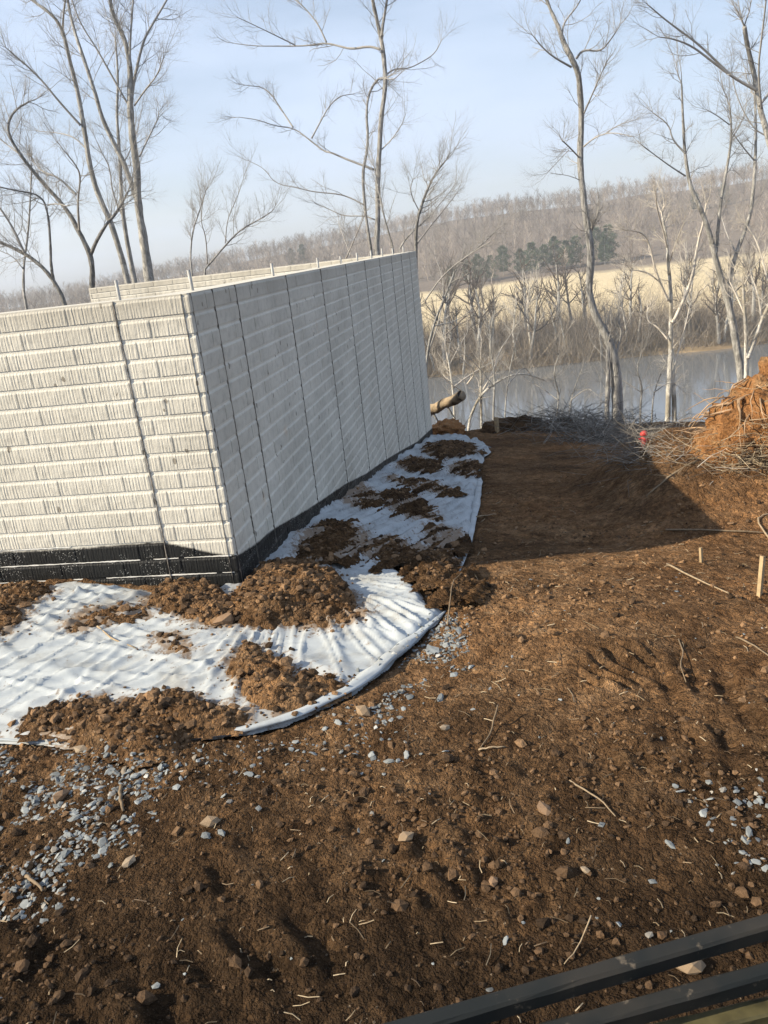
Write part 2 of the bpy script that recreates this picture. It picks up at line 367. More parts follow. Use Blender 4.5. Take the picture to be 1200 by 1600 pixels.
FAB_A = ragged(smooth_poly(pxpoly(FAB_A_PX), 1), .012, 5); FAB_B = ragged(smooth_poly(pxpoly(FAB_B_PX), 1), .03, 6)
TRK = [px2g(955, 1050), px2g(330, 1470)]; HUMP = px2g(930, 965)
def _dir(p, q):
    d = px2g(*q) - px2g(*p); return d / np.linalg.norm(d)
TREADS = [(TRK[0], _dir((905, 1030), (985, 1062)), .10, .13, .052, .019), (TRK[1], _dir((290, 1400), (385, 1565)), .26, .26, .105, .012), (px2g(120, 1520), _dir((60, 1450), (160, 1600)), .2, .2, .1, .013), (px2g(640, 1330), _dir((600, 1260), (690, 1400)), .25, .12, .075, .009), (px2g(1130, 1120), _dir((1080, 1040), (1180, 1200)), .3, .14, .09, .014)]
def track_ridges(x, y):
    h = 0
    for (cx, cy), e, lu, lv, wl, am in TREADS:
        u = (x - cx) * e[0] + (y - cy) * e[1]; v = -(x - cx) * e[1] + (y - cy) * e[0]
        w = np.exp(-(u / lu) ** 4 - (v / lv) ** 4); ph = np.sin(2 * np.pi * (v + .03 * pn(x * 5, y * 5, 77) + .05 * u) / wl)
        h = h + am * w * (np.abs(ph) ** .7 * np.sign(ph)) * np.clip(.7 + 1.3 * pn(x * 6, y * 6, 79), 0, 1.6)
    return h
def gdetail(x, y):
    rgh = .35 + .85 * sst(-.25, .45, fbm(x * 1.6, y * 1.6, 3, 40))
    d = .026 * fbm(x * 2.2, y * 2.2, 3, 41) + .014 * rgh * fbm(x * 7, y * 7, 3, 42)
    c1 = pn(x * 17, y * 17, 43); c2 = pn(x * 34 + 4 * c1 * .2, y * 34, 44)
    d = d + rgh * (.019 * np.maximum(c1 - .05, 0) + .010 * np.maximum(c2, -.2)) - rgh * .014 * np.maximum(-pn(x * 11, y * 11, 45) - .2, 0)
    hm = np.exp(-((x - HUMP[0]) / .42) ** 2 - ((y - HUMP[1]) / .38) ** 2)
    rr = sst(.35, .8, x) * (1 - sst(2.2, 2.7, y)); big = pn(x * 4.5, y * 4.5, 48)
    d = d * (1 - .6 * hm) + .05 * hm + rr * (.035 * np.maximum(big, -.3) + .02 * np.abs(pn(x * 9, y * 9, 49)))
    return d + track_ridges(x, y)
def ground_h(x, y):
    z = gz0(x, y); d = gdetail(x, y)
    near = (x > -3.2) & (x < 2.6) & (y > .9) & (y < 13.6)
    k = np.zeros(x.shape)
    if near.any():
        k[near] = np.maximum(sst(-.05, .05, sdist(x[near], y[near], FAB_A)), sst(-.05, .05, sdist(x[near], y[near], FAB_B)))
    return z + d * (1 - .75 * k) - .03 * k
def axis(parts):
    r = []
    for a, b_, d in parts: r.append(np.arange(a, b_ - d * .3, d))
    return np.concatenate(r + [[parts[-1][1]]])
gx = axis([(-14, -5, .3), (-5, -2.2, .05), (-2.2, 2.0, .0105), (2.0, 5.2, .024), (5.2, 14, .3)])
gy = axis([(-6, .55, .25), (.55, 3.4, .0105), (3.4, 6.5, .021), (6.5, 13.5, .045), (13.5, 20, .3)])
X, Y = np.meshgrid(gx, gy); Z = ground_h(X.ravel(), Y.ravel())
nx, ny = len(gx), len(gy)
ii = (np.arange(ny - 1)[:, None] * nx + np.arange(nx - 1)[None]).ravel()
Q = np.stack([ii, ii + 1, ii + nx + 1, ii + nx], 1)
# leave out the part that lies inside the foundation
cs, ct = st((X.ravel()[Q]).mean(1), (Y.ravel()[Q]).mean(1))
Q = Q[~((cs > .6) & (ct < -.6) & (cs < 8.4))]
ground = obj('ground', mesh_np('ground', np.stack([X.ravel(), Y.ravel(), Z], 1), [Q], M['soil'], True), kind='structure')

# far terrain: near bank, river bed, far bank, field, hill
WATER_Z = H - 16.0
RIDGE = np.array([(-50, -.2), (-30, 0.), (-17.3, .33), (-13, .95), (-6.5, 1.49), (-2.1, 1.84), (2.3, 2.18), (6.7, 2.51), (11, 2.61), (15.1, 2.51), (19.1, 2.7), (22.9, 2.62), (26.5, 2.75), (60, 3.2)])
def terrain_h(x, y):
    d = np.hypot(x, y); az = np.degrees(np.arctan2(x, np.maximum(y, 1e-3)))
    s, t = st(x, y)
    zb = gz0(np.clip(x, -12, 12), np.minimum(y, 20.)) - .35 - .62 * np.maximum(y - 20, 0)
    zb = np.maximum(zb, WATER_Z - 1.5)
    shore = 98 - .08 * x + 2.5 * pn(x * .06, x * 0 + .5, 61)
    far = WATER_Z - 1.5 + 4.0 * sst(-2, 7, y - shore) + 1.6 * sst(20, 90, y - shore)
    ridge_h = H + 430 * np.tan(np.radians(np.interp(az, RIDGE[:, 0], RIDGE[:, 1]))) - 9.5
    foot = 212 + 10 * pn(x * .01, y * 0, 62)
    hill = (ridge_h - (WATER_Z + 4.1)) * sst(0, 1, (d - foot) / (430 - foot)) ** .9 - np.maximum(d - 445, 0) * .03
    z = np.where(y < 60, zb, far + hill + .6 * pn(x * .03, y * .03, 63))
    return z
tx = axis([(-420, -60, 12), (-60, 80, 2.5), (80, 420, 12)]); ty = axis([(-40, 20, 4), (20, 90, 5), (90, 135, 1.2), (135, 230, 5), (230, 700, 12)])
X, Y = np.meshgrid(tx, ty); Z = terrain_h(X.ravel(), Y.ravel()); nx = len(tx); ny = len(ty)
ii = (np.arange(ny - 1)[:, None] * nx + np.arange(nx - 1)[None]).ravel()
m_, nt, b = mat_new('terrain', .95, .1); co = coords(nt); sep = N(nt, 'ShaderNodeSeparateXYZ'); nt.links.new(co, sep.inputs[0])
n1 = noise(nt, co, .12, 5); n2 = noise(nt, co, 1.4, 5, .7)
yy = math_(nt, 'ADD', math_(nt, 'MULTIPLY_ADD', sep.outputs[0], .08, sep.outputs[1]), math_(nt, 'MULTIPLY_ADD', n1, 14, -7))
mr = N(nt, 'ShaderNodeMapRange'); mr.inputs[1].default_value = 60; mr.inputs[2].default_value = 260; nt.links.new(yy, mr.inputs[0])
c = ramp(nt, mr.outputs[0], [(.0, (.10, .075, .05)), (.17, (.16, .115, .07)), (.20, (.33, .25, .155)), (.29, (.25, .19, .12)), (.34, (.56, .46, .29)), (.74, (.60, .50, .32)), (.79, (.17, .14, .115)), (1, (.17, .14, .115))])
c = mixc(nt, 1., c, ramp(nt, n2, [(.3, g3(.7)), (.7, g3(1.2))]), 'MULTIPLY'); nt.links.new(c, b.inputs['Base Color'])
terrain = obj('terrain', mesh_np('terrain', np.stack([X.ravel(), Y.ravel(), Z], 1), [np.stack([ii, ii + 1, ii + nx + 1, ii + nx], 1)], m_, True), kind='structure')
# river
m_, nt, b = mat_new('river_water', .05, .75); b.inputs['Base Color'].default_value = (.13, .14, .15, 1); b.inputs['IOR'].default_value = 1.4
bump(nt, b, noise(nt, coords(nt, scale=(.5, 1.4, 1)), 1.2, 4, .6), .10, .05)
river = obj('river', mesh_np('river', [(-400, 24, WATER_Z), (420, 24, WATER_Z), (420, 150, WATER_Z), (-400, 150, WATER_Z)], [np.array([(0, 1, 2, 3)])], m_), kind='structure')

# ================================================================== FOUNDATION
BR = .303; JG = .008; JH = .011
def brick_mesh(w, h, seed, mat, per_m=74, rows=2):
    rg = np.random.default_rng(abs(int(seed))); nc = max(4, int(w * per_m)) * 2 + 1
    xs = np.linspace(0, w, nc); V = []
    xs[1:-1] += rg.uniform(-.0022, .0022, nc - 2)
    dep = np.where(np.arange(nc) % 2 == 0, .0011, 0.) * rg.uniform(.6, 1.3, nc) + rg.uniform(0, .0004, nc)
    zl = [0., h * .45, h - .0095, h]; rows = 3
    for r in range(rows + 1):
        zz = zl[r]; jx = np.zeros(nc)
        jx[1:-1] = rg.uniform(-.0018, .0018, nc - 2)
        e = (.0006, 0., .0003, .0042)[r]
        V += [(x_, y_ + e + rg.uniform(0, .0008), zz) for x_, y_ in zip(xs + jx, dep)]
    nv = nc * (rows + 1); q = []
    for r in range(rows):
        for i in range(nc - 1): q.append((r * nc + i, r * nc + i + 1, (r + 1) * nc + i + 1, (r + 1) * nc + i))
    # sides down to the core
    def side(idx):
        b0 = len(V)
        for i in idx: V.append((V[i][0], .02, V[i][2]))
        for k in range(len(idx) - 1): q.append((idx[k + 1], idx[k], b0 + k, b0 + k + 1))
    bot = list(range(nc)); top = [rows * nc + i for i in range(nc)]
    side(bot); side(top[::-1]); side([r * nc for r in range(rows, -1, -1)]); side([r * nc + nc - 1 for r in range(rows + 1)])
    a_ = np.zeros(len(V)); a_[rows * nc:(rows + 1) * nc] = 1.
    return mesh_np('brick', V, [np.array(q)], mat, False, a_)
def add_brick_mb(mb, M4, w, h, seed, cols=7):
    rg = np.random.default_rng(abs(int(seed))); nc = cols; xs = np.linspace(0, w, nc); dep = np.where(np.arange(nc) % 2 == 0, .0014, 0.) + rg.uniform(0, .0012, nc)
    V = [(x_, d_, 0.) for x_, d_ in zip(xs, dep)] + [(x_, d_, h - .0105) for x_, d_ in zip(xs, dep)] + [(x_, .02, 0.) for x_ in xs] + [(x_, .0060, h) for x_ in xs]
    q = []
    for i in range(nc - 1):
        q += [(i, i + 1, nc + i + 1, nc + i), (i + 1, i, 2 * nc + i, 2 * nc + i + 1), (nc + i, nc + i + 1, 3 * nc + i + 1, 3 * nc + i)]
    q += [(0, nc, 3 * nc, 2 * nc), (nc - 1, 2 * nc + nc - 1, 3 * nc + nc - 1, nc + nc - 1)]
    V = np.array(V); V = V @ np.array(M4)[:3, :3].T + np.array(M4)[:3, 3]
    mb.add(V, q, rnd=np.concatenate([np.zeros(3 * nc), np.ones(nc)]))
def intervals(lo, hi, joints, gaps):
    cuts = sorted([j for j in joints if lo + .02 < j < hi - .02]); edges = [lo] + cuts + [hi]; r = []
    for k in range(len(edges) - 1):
        a = edges[k] + (gaps if k > 0 else 0); b_ = edges[k + 1] - (gaps if k < len(edges) - 2 else 0)
        if b_ - a > .012: r.append((a, b_))
    return r
front = obj('front_wall', None, foundation); side = obj('side_wall', None, foundation); rear = obj('rear_wall', None, foundation)
# cores
def core(name, lo, hi, mat, parent):
    mb = MB(); mb.box(lo, hi, 1.); return obj(name, mb.build(name, mat), parent)
core('core', (-3.6, .0048, -.7), (-.2, .2, TOPZ), M['conc_front'], front)
core('core', (-.2, .0056, -2.1), (-.0056, LEN - .006, TOPZ), M['conc_side'], side)
mbq = MB(); mbq.box((-.199, .0046, -.7), (-.0054, .0115, TOPZ - .001)); obj('corner_core', mbq.build('corner_core', M['conc_front'], attr=False), front)
core('core', (-4.98, LEN - .2, -2.1), (-.201, LEN - .006, TOPZ - .002), M['conc'], rear)
cache = {}
def brick_obj(parent, x, y, z, rot, w, mat, key):
    k = (round(w * 250), key, random.randrange(4) if w > .28 else 0)
    if k not in cache: cache[k] = brick_mesh(round(w * 250) / 250, CH - JH, k[0] * 8 + k[2] + (500 if key == "s" else 0), mat)
    return obj('brick', cache[k], parent, (x, y, z), rot)
nb = 0
far_f = MB(); far_s = MB(); far_r = MB()
SEAM_F = [-.314, -.027]
for n in range(17):
    z = TOPZ - (n + 1) * CH + JH * .5
    if n == 0: zt = 0
    for lo, hi, js in ((-3.55, SEAM_F[0] - .004, [-.523 - k * BR if n % 2 == 0 else -.436 - k * BR for k in range(11)]), (SEAM_F[0] + .004, 0., [-.25 if n % 2 == 0 and n else -.177] if n else [])):
        for a, b_ in intervals(lo, hi, js, JG * .5):
            if b_ > -1.22: brick_obj(front, a, 0., z, 0., b_ - a, M['conc_front'], 'f'); nb += 1
            else: add_brick_mb(far_f, Matrix.Translation((a, 0, z)), b_ - a, CH - JH, n * 31 + int(a * 100), 9)
obj('bricks', far_f.build('bricks', M['conc_front']), front, kind='stuff')
SEAM_S = [.036, .285] + [.591 + .914 * k for k in range(9)]
cand = []
for n in range(37):
    z = TOPZ - (n + 1) * CH + JH * .5
    es = [.012] + SEAM_S[2:] + [LEN]
    for k in range(len(es) - 1):
        lo, hi = es[k] + .003, es[k + 1] - .003
        if z + CH < -.17 * lo - .28: pass
        js = [lo + BR * j + (.0 if n % 2 else -.09) - (.03 if hi - lo < .7 else 0) for j in (1, 2, 3)] if hi - lo > .4 else []
        for a, b_ in intervals(lo, hi, js, JG * .5):
            if z + CH < -.17 * a - .22: continue
            cand.append((a, b_, z, n))
cand.sort(key=lambda q: (q[0] + 3.2) / 1. * (1.25 if q[1] - q[0] < .1 else 1.))
for i, (a, b_, z, n) in enumerate(cand):
    if i < 296 - nb: brick_obj(side, 0., a, z, R_(90), b_ - a, M['conc_side'], 's')
    else: add_brick_mb(far_s, Matrix.Translation((0, a, z)) @ Matrix.Rotation(R_(90), 4, 'Z'), b_ - a, CH - JH, i, 9 if a < 4 else 5)
obj('bricks', far_s.build('bricks', M['conc_side']), side, kind='stuff')
for n in range(8):
    z = TOPZ - .002 - (n + 1) * CH + JH * .5
    for a, b_ in intervals(-4.97, -.21, [-.3 - k * BR - (.1 if n % 2 else 0) for k in range(16)], JG * .5):
        add_brick_mb(far_r, Matrix.Translation((a, LEN - .208, z)), b_ - a, CH - JH, n * 77 + int(a * 50), 7)
obj('bricks', far_r.build('bricks', M['conc']), rear, kind='stuff')
# form seams: ragged grout lines
def seam(parent, fn, z0, z1, w, seed):
    rg = np.random.default_rng(abs(int(seed))); zs = np.arange(z1, z0, -.012); c = np.cumsum(rg.uniform(-.0007, .0007, len(zs))); c -= np.linspace(c[0], c[-1], len(zs))
    ww = w * np.clip(.25 + 1.9 * np.abs(fbm(zs * 9, zs * 0 + seed, 4, seed)) , .2, 1.4) ; V = []
    for z_, c_, w_ in zip(zs, c, ww):
        for u, o in ((c_ - w_, .0075), (c_ - w_ * .6, -.001 - .001 * rg.random()), (c_ + w_ * .6, -.001 - .001 * rg.random()), (c_ + w_, .0075)): V.append(fn(u, o, z_))
    q = []
    for i in range(len(zs) - 1):
        for j in range(3): q.append((i * 4 + j, i * 4 + 4 + j, i * 4 + 5 + j, i * 4 + 1 + j))
    return obj('form_seam', mesh_np('form_seam', V, [np.array(q)], M['seam']), parent)
for x_, w in zip(SEAM_F, (.0046, .0008)): seam(front, lambda u, o, z_, x_=x_: (x_ + u, o, z_), -.1, TOPZ, w, int(x_ * -1000))
for i, y_ in enumerate(SEAM_S):
    seam(side, lambda u, o, z_, y_=y_: (-o, y_ + u, z_), -.17 * y_ - .2, TOPZ, (.0005, .0012, .0026)[min(i, 2)] * (1 + .06 * y_), 50 + i)
# bare streaks left on the tarred joints
def streak(parent, fn, u0, u1, z, hgt, seed):
    rg = np.random.default_rng(abs(int(seed))); u = np.arange(u0, u1, .009); k = fbm(u * 9, u * 0 + seed * 1.7, 3, seed)
    h = hgt * np.clip(.55 + 1.6 * k, .0, 1.25); V = []
    for u_, h_ in zip(u, h):
        dz = rg.uniform(-.0008, .0008)
        V += [fn(u_, .013, z - h_ + dz), fn(u_, .002, z - h_ + dz), fn(u_, .002, z + h_ + dz), fn(u_, .013, z + h_ + dz)]
    q = []
    for i in range(len(u) - 1):
        if h[i] < .0006 or h[i + 1] < .0006: continue
        for j in range(3): q.append((i * 4 + j, i * 4 + 4 + j, i * 4 + 5 + j, i * 4 + 1 + j))
    if q: obj('bare_streak', mesh_np('bare_streak', V, [np.array(q)], M['bare']), parent)
streak(front, lambda u, o, z_: (u, o, z_), -3.4, -.75, TOPZ - 13 * CH, .0022, 3)
streak(front, lambda u, o, z_: (u, o, z_), -3.4, -.01, TOPZ - 14 * CH, .0027, 4)
streak(front, lambda u, o, z_: (u, o, z_), -3.4, -.01, TOPZ - 15 * CH, .0027, 5)
ts = np.array(TAR_SIDE)
for n in range(14, 37):
    z = TOPZ - n * CH
    sa = np.interp(-z, -ts[:, 1], ts[:, 0]); sb = -z / .17 + .5
    sa, sb = max(.015, sa), min(LEN - .02, sb)
    if sb - sa > .05: streak(side, lambda u, o, z_: (-o, u, z_), sa, sb, z, .0017 if n > 15 else .0022, 60 + n)
# anchor rods along the top
def rod(parent, x_, y_, h, r=.006):
    mb = MB(); tilt = np.array([random.uniform(-.02, .02), random.uniform(-.02, .02), 1.])
    mb.tube([np.array([x_, y_, TOPZ - .04]) + tilt * k for k in (0, .04, h * .6, h + .04)], r, 6); obj('anchor_rod', mb.build('anchor_rod', M['steel'], True, False), parent)
rod(front, -.31, .06, .078, .0065)
for y_, h in ((.32, .085), (1.60, .072), (2.80, .07), (3.67, .06), (4.45, .07), (5.3, .075), (6.1, .085), (7.0, .075), (8.1, .08)): rod(side, -.1, y_, h, .0075 + .0004 * y_)

# ================================================================== FABRIC
m_, nt, b = mat_new('white_fabric', .8, .25); co = coords(nt)
n1 = noise(nt, co, 6, 5, .6); n2 = noise(nt, co, 70, 3, .6)
c = ramp(nt, n1, [(.30, (.25, .255, .25)), (.46, (.35, .38, .40)), (.7, (.405, .44, .465))])
sm = math_(nt, 'ADD', noise(nt, co, 22, 5, .75), math_(nt, 'MULTIPLY', attr(nt, 'rnd'), .26))
c = mixc(nt, ramp(nt, sm, [(.62, g3(0)), (.72, g3(.85))]), c, (.135, .085, .05))
c = mixc(nt, math_(nt, 'MULTIPLY', attr(nt, 'rnd'), .35), c, (.26, .20, .14))
nt.links.new(c, b.inputs['Base Color']); bump(nt, b, math_(nt, 'ADD', math_(nt, 'MULTIPLY', n1, 2.), math_(nt, 'MULTIPLY', n2, .3)), .35, .005)
b.inputs['Transmission Weight'].default_value = 0.; M['fabric'] = m_
def fold(x, y, ang, wl, seed, stretch=6.):
    u = (x * math.cos(ang) + y * math.sin(ang)) / wl; v = (-x * math.sin(ang) + y * math.cos(ang)) / wl
    w = pn(u / stretch + .3 * pn(u * .2, v * .4, seed + 9), v, seed); return 1 - np.abs(w) * 2.2
def rdg(w, k): return np.maximum(0, 1 - np.abs(w) * k) ** 1.3
def wr_A(x, y):
    p1 = px2gA
    # taut folds fan out from the wall corner on the right, long creases cross the sheet on the left
    ang = np.arctan2(y - p1[1], x - p1[0]); r = np.hypot(x - p1[0], y - p1[1])
    fan = rdg(pn(ang * 7 + .25 * pn(r * 3, ang * 2, 91), r * .9, 90), 4.5) + .7 * rdg(pn(ang * 16, r * 1.3, 95), 5.)
    lft = sst(.0, .55, p1[0] - x + .02)
    def cr(a, wl, sd_, st_): 
        u = (x * math.cos(a) + y * math.sin(a)) / wl; v = (-x * math.sin(a) + y * math.cos(a)) / wl
        return rdg(pn(u / st_ + .25 * pn(u * .3, v * .3, sd_ + 5), v, sd_), 6.5)
    w = .015 * cr(.35, .19, 92, 7) + .012 * cr(-.45, .15, 93, 7) + .010 * cr(.85, .11, 96, 6) + .006 * cr(-.1, .06, 97, 8) + .006 * cr(.2, .08, 98, 8) + .012 * fbm(x * 2.3, y * 2.3, 2, 94)
    return .013 * fan * (1 - lft) + w * (.3 + .7 * lft)
def wr_B(x, y):
    s, t = st(x, y)
    k = .026 * rdg(pn(s * .55 + .12 * pn(t * 3, s, 101) + t * .5, t * 9 - s * 3.2, 100), 3.) + .018 * rdg(pn(s * 1.2, t * 22 - s * 7, 103), 3.)
    return k * (1 + .12 * s) + .015 * fbm(s * 1.6, t * 2.6, 2, 104) + .035 * np.exp(-((t - .02) / .10) ** 2) * sst(.1, .5, s)
px2gA = px2g(480, 900)
def sheet(name, poly, res, zf, mat, th=.0):
    lo = poly.min(0) - res; hi = poly.max(0) + res
    ax = np.arange(lo[0], hi[0], res); ay = np.arange(lo[1], hi[1], res); X, Y = np.meshgrid(ax, ay); X = X.ravel(); Y = Y.ravel()
    sd_ = sdist(X, Y, poly); nx = len(ax); ny = len(ay)
    ii = (np.arange(ny - 1)[:, None] * nx + np.arange(nx - 1)[None]).ravel(); Q = np.stack([ii, ii + 1, ii + nx + 1, ii + nx], 1)
    keep = (sd_[Q] > 0).sum(1) >= 2; Q = Q[keep]
    # outer corners slide onto the outline
    out_ = np.unique(Q); out_ = out_[sd_[out_] < 0]
    P = np.asarray(poly)
    for i in out_:
        best = 1e9
        for (x0, y0), (x1, y1) in zip(P, np.roll(P, -1, 0)):
            ex, ey = x1 - x0, y1 - y0; t = min(1, max(0, ((X[i] - x0) * ex + (Y[i] - y0) * ey) / (ex * ex + ey * ey + 1e-12)))
            dd = (X[i] - x0 - t * ex) ** 2 + (Y[i] - y0 - t * ey) ** 2
            if dd < best: best = dd; q = (x0 + t * ex, y0 + t * ey)
        X[i], Y[i] = q
    used = np.unique(Q); rem = np.full(len(X), -1); rem[used] = np.arange(len(used))
    X = X[used]; Y = Y[used]; Z = zf(X, Y, sdist(X, Y, poly))
    return mesh_np(name, np.stack([X, Y, Z], 1), [rem[Q]], mat, True)
def zA(x, y, d): return gz0(x, y) + .018 + wr_A(x, y) * sst(0, .06, d) - .022 * (1 - sst(0, .03, d))
def zB(x, y, d): return gz0(x, y) + .024 + wr_B(x, y) * sst(0, .05, d) - .02 * (1 - sst(0, .03, d))
fabA = empty('landscape_fabric', (*FAB_A.mean(0), 0), label='wide wrinkled white fabric in front of the sunlit brick-pattern wall', category='fabric')
def child_world(o, par):  # keep world coordinates of a mesh built in place
    o.parent = par; o.matrix_parent_inverse = Matrix.Translation(-Vector(par.location)); return o
SH_A = child_world(obj('sheet', sheet('sheet', FAB_A, .0085, zA, M['fabric'])), fabA)
fabB = empty('landscape_fabric', (*FAB_B.mean(0), float(gz0(*FAB_B.mean(0)))), label='long white fabric strip half buried in dark dirt along the shaded wall', category='fabric')
SH_B = child_world(obj('sheet', sheet('sheet', FAB_B, .016, zB, M['fabric'])), fabB)
# rolled and folded rims
def rim(par, pts, w, lift, seed, name='rolled_edge'):
    P = np.array([px2g(*q) for q in pts]); tt = np.linspace(0, 1, len(P)); n = 70; t2 = np.linspace(0, 1, n)
    for _ in range(2):
        P = np.concatenate([P[:1], np.stack([.75 * P[:-1] + .25 * P[1:], .25 * P[:-1] + .75 * P[1:]], 1).reshape(-1, 2), P[-1:]])
    L = np.concatenate([[0], np.cumsum(np.hypot(*np.diff(P, axis=0).T))]); L /= L[-1]
    x = np.interp(t2, L, P[:, 0]); y = np.interp(t2, L, P[:, 1])
    ww = np.interp(t2, np.linspace(0, 1, len(w)), w) * (1 + .18 * fbm(t2 * 9, t2 * 0 + seed, 3, seed)); k = 12
    tx_ = np.gradient(x); ty_ = np.gradient(y); ln = np.hypot(tx_, ty_); nx_, ny_ = -ty_ / ln, tx_ / ln
    V = []
    for i in range(n):
        g = float(gz0(x[i], y[i])); 
        for j in range(k):
            a = 2 * np.pi * j / k; rr = ww[i] * .68 * (1 + .42 * float(pn(j * 1.7 + t2[i] * 3., t2[i] * 9, seed + 3)))
            V.append((x[i] + nx_[i] * math.cos(a) * rr, y[i] + ny_[i] * math.cos(a) * rr, g + lift * math.sin(np.pi * min(1, t2[i] * 1.0)) * .6 + rr * .3 + math.sin(a) * rr * .42))
    q = [(i * k + j, i * k + (j + 1) % k, (i + 1) * k + (j + 1) % k, (i + 1) * k + j) for i in range(n - 1) for j in range(k)]
    q2 = [[(0, j + 1, j) for j in range(1, k - 1)] + [((n - 1) * k, (n - 1) * k + j, (n - 1) * k + j + 1) for j in range(1, k - 1)]]
    child_world(obj(name, mesh_np(name, V, [np.array(q), np.array(q2[0])], M['fabric'], True)), par)
rim(fabA, [(286, 1156), (350, 1150), (410, 1140), (470, 1122), (540, 1090), (585, 1060), (640, 1010), (672, 980), (696, 955)], [.012, .02, .026, .03, .036, .036, .028, .018, .006], .03, 3)
rim(fabA, [(-320, 1162), (-60, 1152), (40, 1158), (100, 1163), (160, 1169)], [.03, .024, .014, .004], .0, 5)
rim(fabB, [(748, 735), (750, 765), (744, 800), (736, 842), (728, 868), (718, 893)], [.02, .03, .035, .035, .025, .006], .04, 8)
rim(fabB, [(690, 690), (725, 688), (750, 698), (774, 701)], [.02, .04, .03, .008], .03, 9)

# ================================================================== DIRT HEAPS ON THE FABRIC
def heap(px, hmax, mat, label, res=.011, edge=.07, seed=1, rough=1., group=None, base=None):
    poly = smooth_poly(pxpoly(px), 2); lo = poly.min(0) - .06; hi = poly.max(0) + .06
    ax = np.arange(lo[0], hi[0], res); ay = np.arange(lo[1], hi[1], res); X, Y = np.meshgrid(ax, ay); X = X.ravel(); Y = Y.ravel()
    s__, _t_ = st(X, Y); lift = (.010 + .004 * np.maximum(s__, 0)) if mat is M['dark_heap'] else 0.
    d = sdist(X, Y, poly) + (.03 if mat is M['dark_heap'] else .015) + (.07 if mat is M['dark_heap'] else .05) * fbm(X * 7, Y * 7, 3, seed) + .022 * pn(X * 30, Y * 30, seed + 5)
    if mat is M['dark_heap']: d = d + .15 * pn(s__ * 1.2, _t_ * 11 - s__ * 3.6, seed + 8) + .09 * pn(s__ * 2.5, _t_ * 24 - s__ * 7.5, seed + 9)
    prof = np.where(d > 0, 1 - np.exp(-np.maximum(d, 0) / edge), d * 3)
    c1 = pn(X * 17, Y * 17, seed + 1); c2 = pn(X * 36, Y * 36, seed + 2)
    z = gz0(X, Y) + .022 + lift + hmax * prof * (.75 + .5 * fbm(X * 5, Y * 5, 3, seed + 3)) + rough * np.clip(d / .04, 0, 1) * (.02 * np.abs(c1) + .011 * np.abs(c2) + .012 * fbm(X * 60, Y * 60, 2, seed + 4)) - .004
    nx = len(ax); ny = len(ay); ii = (np.arange(ny - 1)[:, None] * nx + np.arange(nx - 1)[None]).ravel(); Q = np.stack([ii, ii + 1, ii + nx + 1, ii + nx], 1)
    Q = Q[(d[Q] > -.014).any(1)]; used = np.unique(Q); rem = np.full(len(X), -1); rem[used] = np.arange(len(used))
    c = poly.mean(0); o_ = np.array([c[0], c[1], float(gz0(*c))])
    V = np.stack([X, Y, z], 1)[used] - o_
    o = obj('dirt_heap', mesh_np('dirt_heap', V, [rem[Q]], mat, True), None, o_.tolist(), label=label, category='dirt heap', group=group or 'dirt heaps on the white fabric')
    return poly
HEAPS = []
def hp(*a, **k): HEAPS.append((heap(*a, **k), a[2]))
hp([(222, 952), (250, 930), (285, 906), (330, 924), (366, 946), (376, 985), (330, 992), (272, 966)], .07, M['heap'], 'crumbly brown dirt heap against the tarred wall, left of the wall corner', seed=3)
hp([(364, 950), (392, 912), (440, 893), (500, 893), (535, 925), (565, 958), (520, 968), (470, 984), (410, 990), (372, 985)], .11, M['heap'], 'tallest brown dirt heap on the fabric at the wall corner', seed=4)
hp([(358, 1042), (384, 1020), (420, 1028), (460, 1066), (505, 1072), (535, 1082), (488, 1106), (436, 1126), (398, 1104), (376, 1076)], .085, M['heap'], 'rounded brown dirt heap between the fabric folds and its rolled edge', seed=5)
hp([(28, 1142), (90, 1116), (170, 1100), (188, 1114), (262, 1104), (286, 1090), (312, 1116), (382, 1118), (388, 1136), (292, 1162), (242, 1196), (172, 1188), (100, 1156)], .065, M['heap'], 'long low brown dirt heap over the fabric edge beside the gravel', seed=6)
hp([(-60, 932), (50, 918), (84, 930), (62, 946), (34, 976), (22, 1000), (-60, 1006)], .05, M['heap'], 'reddish dirt heap against the tarred front wall, away from the corner', seed=7)
hp([(100, 985), (150, 960), (240, 955), (236, 968), (160, 985), (120, 992)], .012, M['heap'], 'thin crumb of dirt scattered on the fabric below the tarred wall', seed=8, edge=.03)
hp([(246, 1012), (268, 1000), (292, 1016), (300, 1030), (268, 1026)], .02, M['heap'], 'small dirt lump alone in the middle of the white fabric', seed=9, edge=.03)
hp([(500, 960), (552, 958), (575, 970), (540, 985), (500, 990), (470, 985)], .015, M['heap'], 'thin dirt spill trailing from the tallest heap over the fabric', seed=10, edge=.03)
D = M['dark_heap']; g2 = 'dark dirt heaps on the shaded fabric strip'
LAB2 = ['tall dark dirt heap against the shaded wall base, next to the wall corner heap', 'broad low dark dirt spill joining the two white fabrics', 'small dark dirt heap hugging the wall, second from the wall corner', 'dark dirt heap on the mid fabric strip, away from the wall', 'long thin dark dirt smear across the upper fabric strip', 'small dark dirt heap near the far fabric end by the wall', 'dark dirt heap on the far end of the fabric strip', 'small dark dirt clump beside the outer rim of the fabric strip', 'dark dirt patch under the torn tip of the fabric rim']
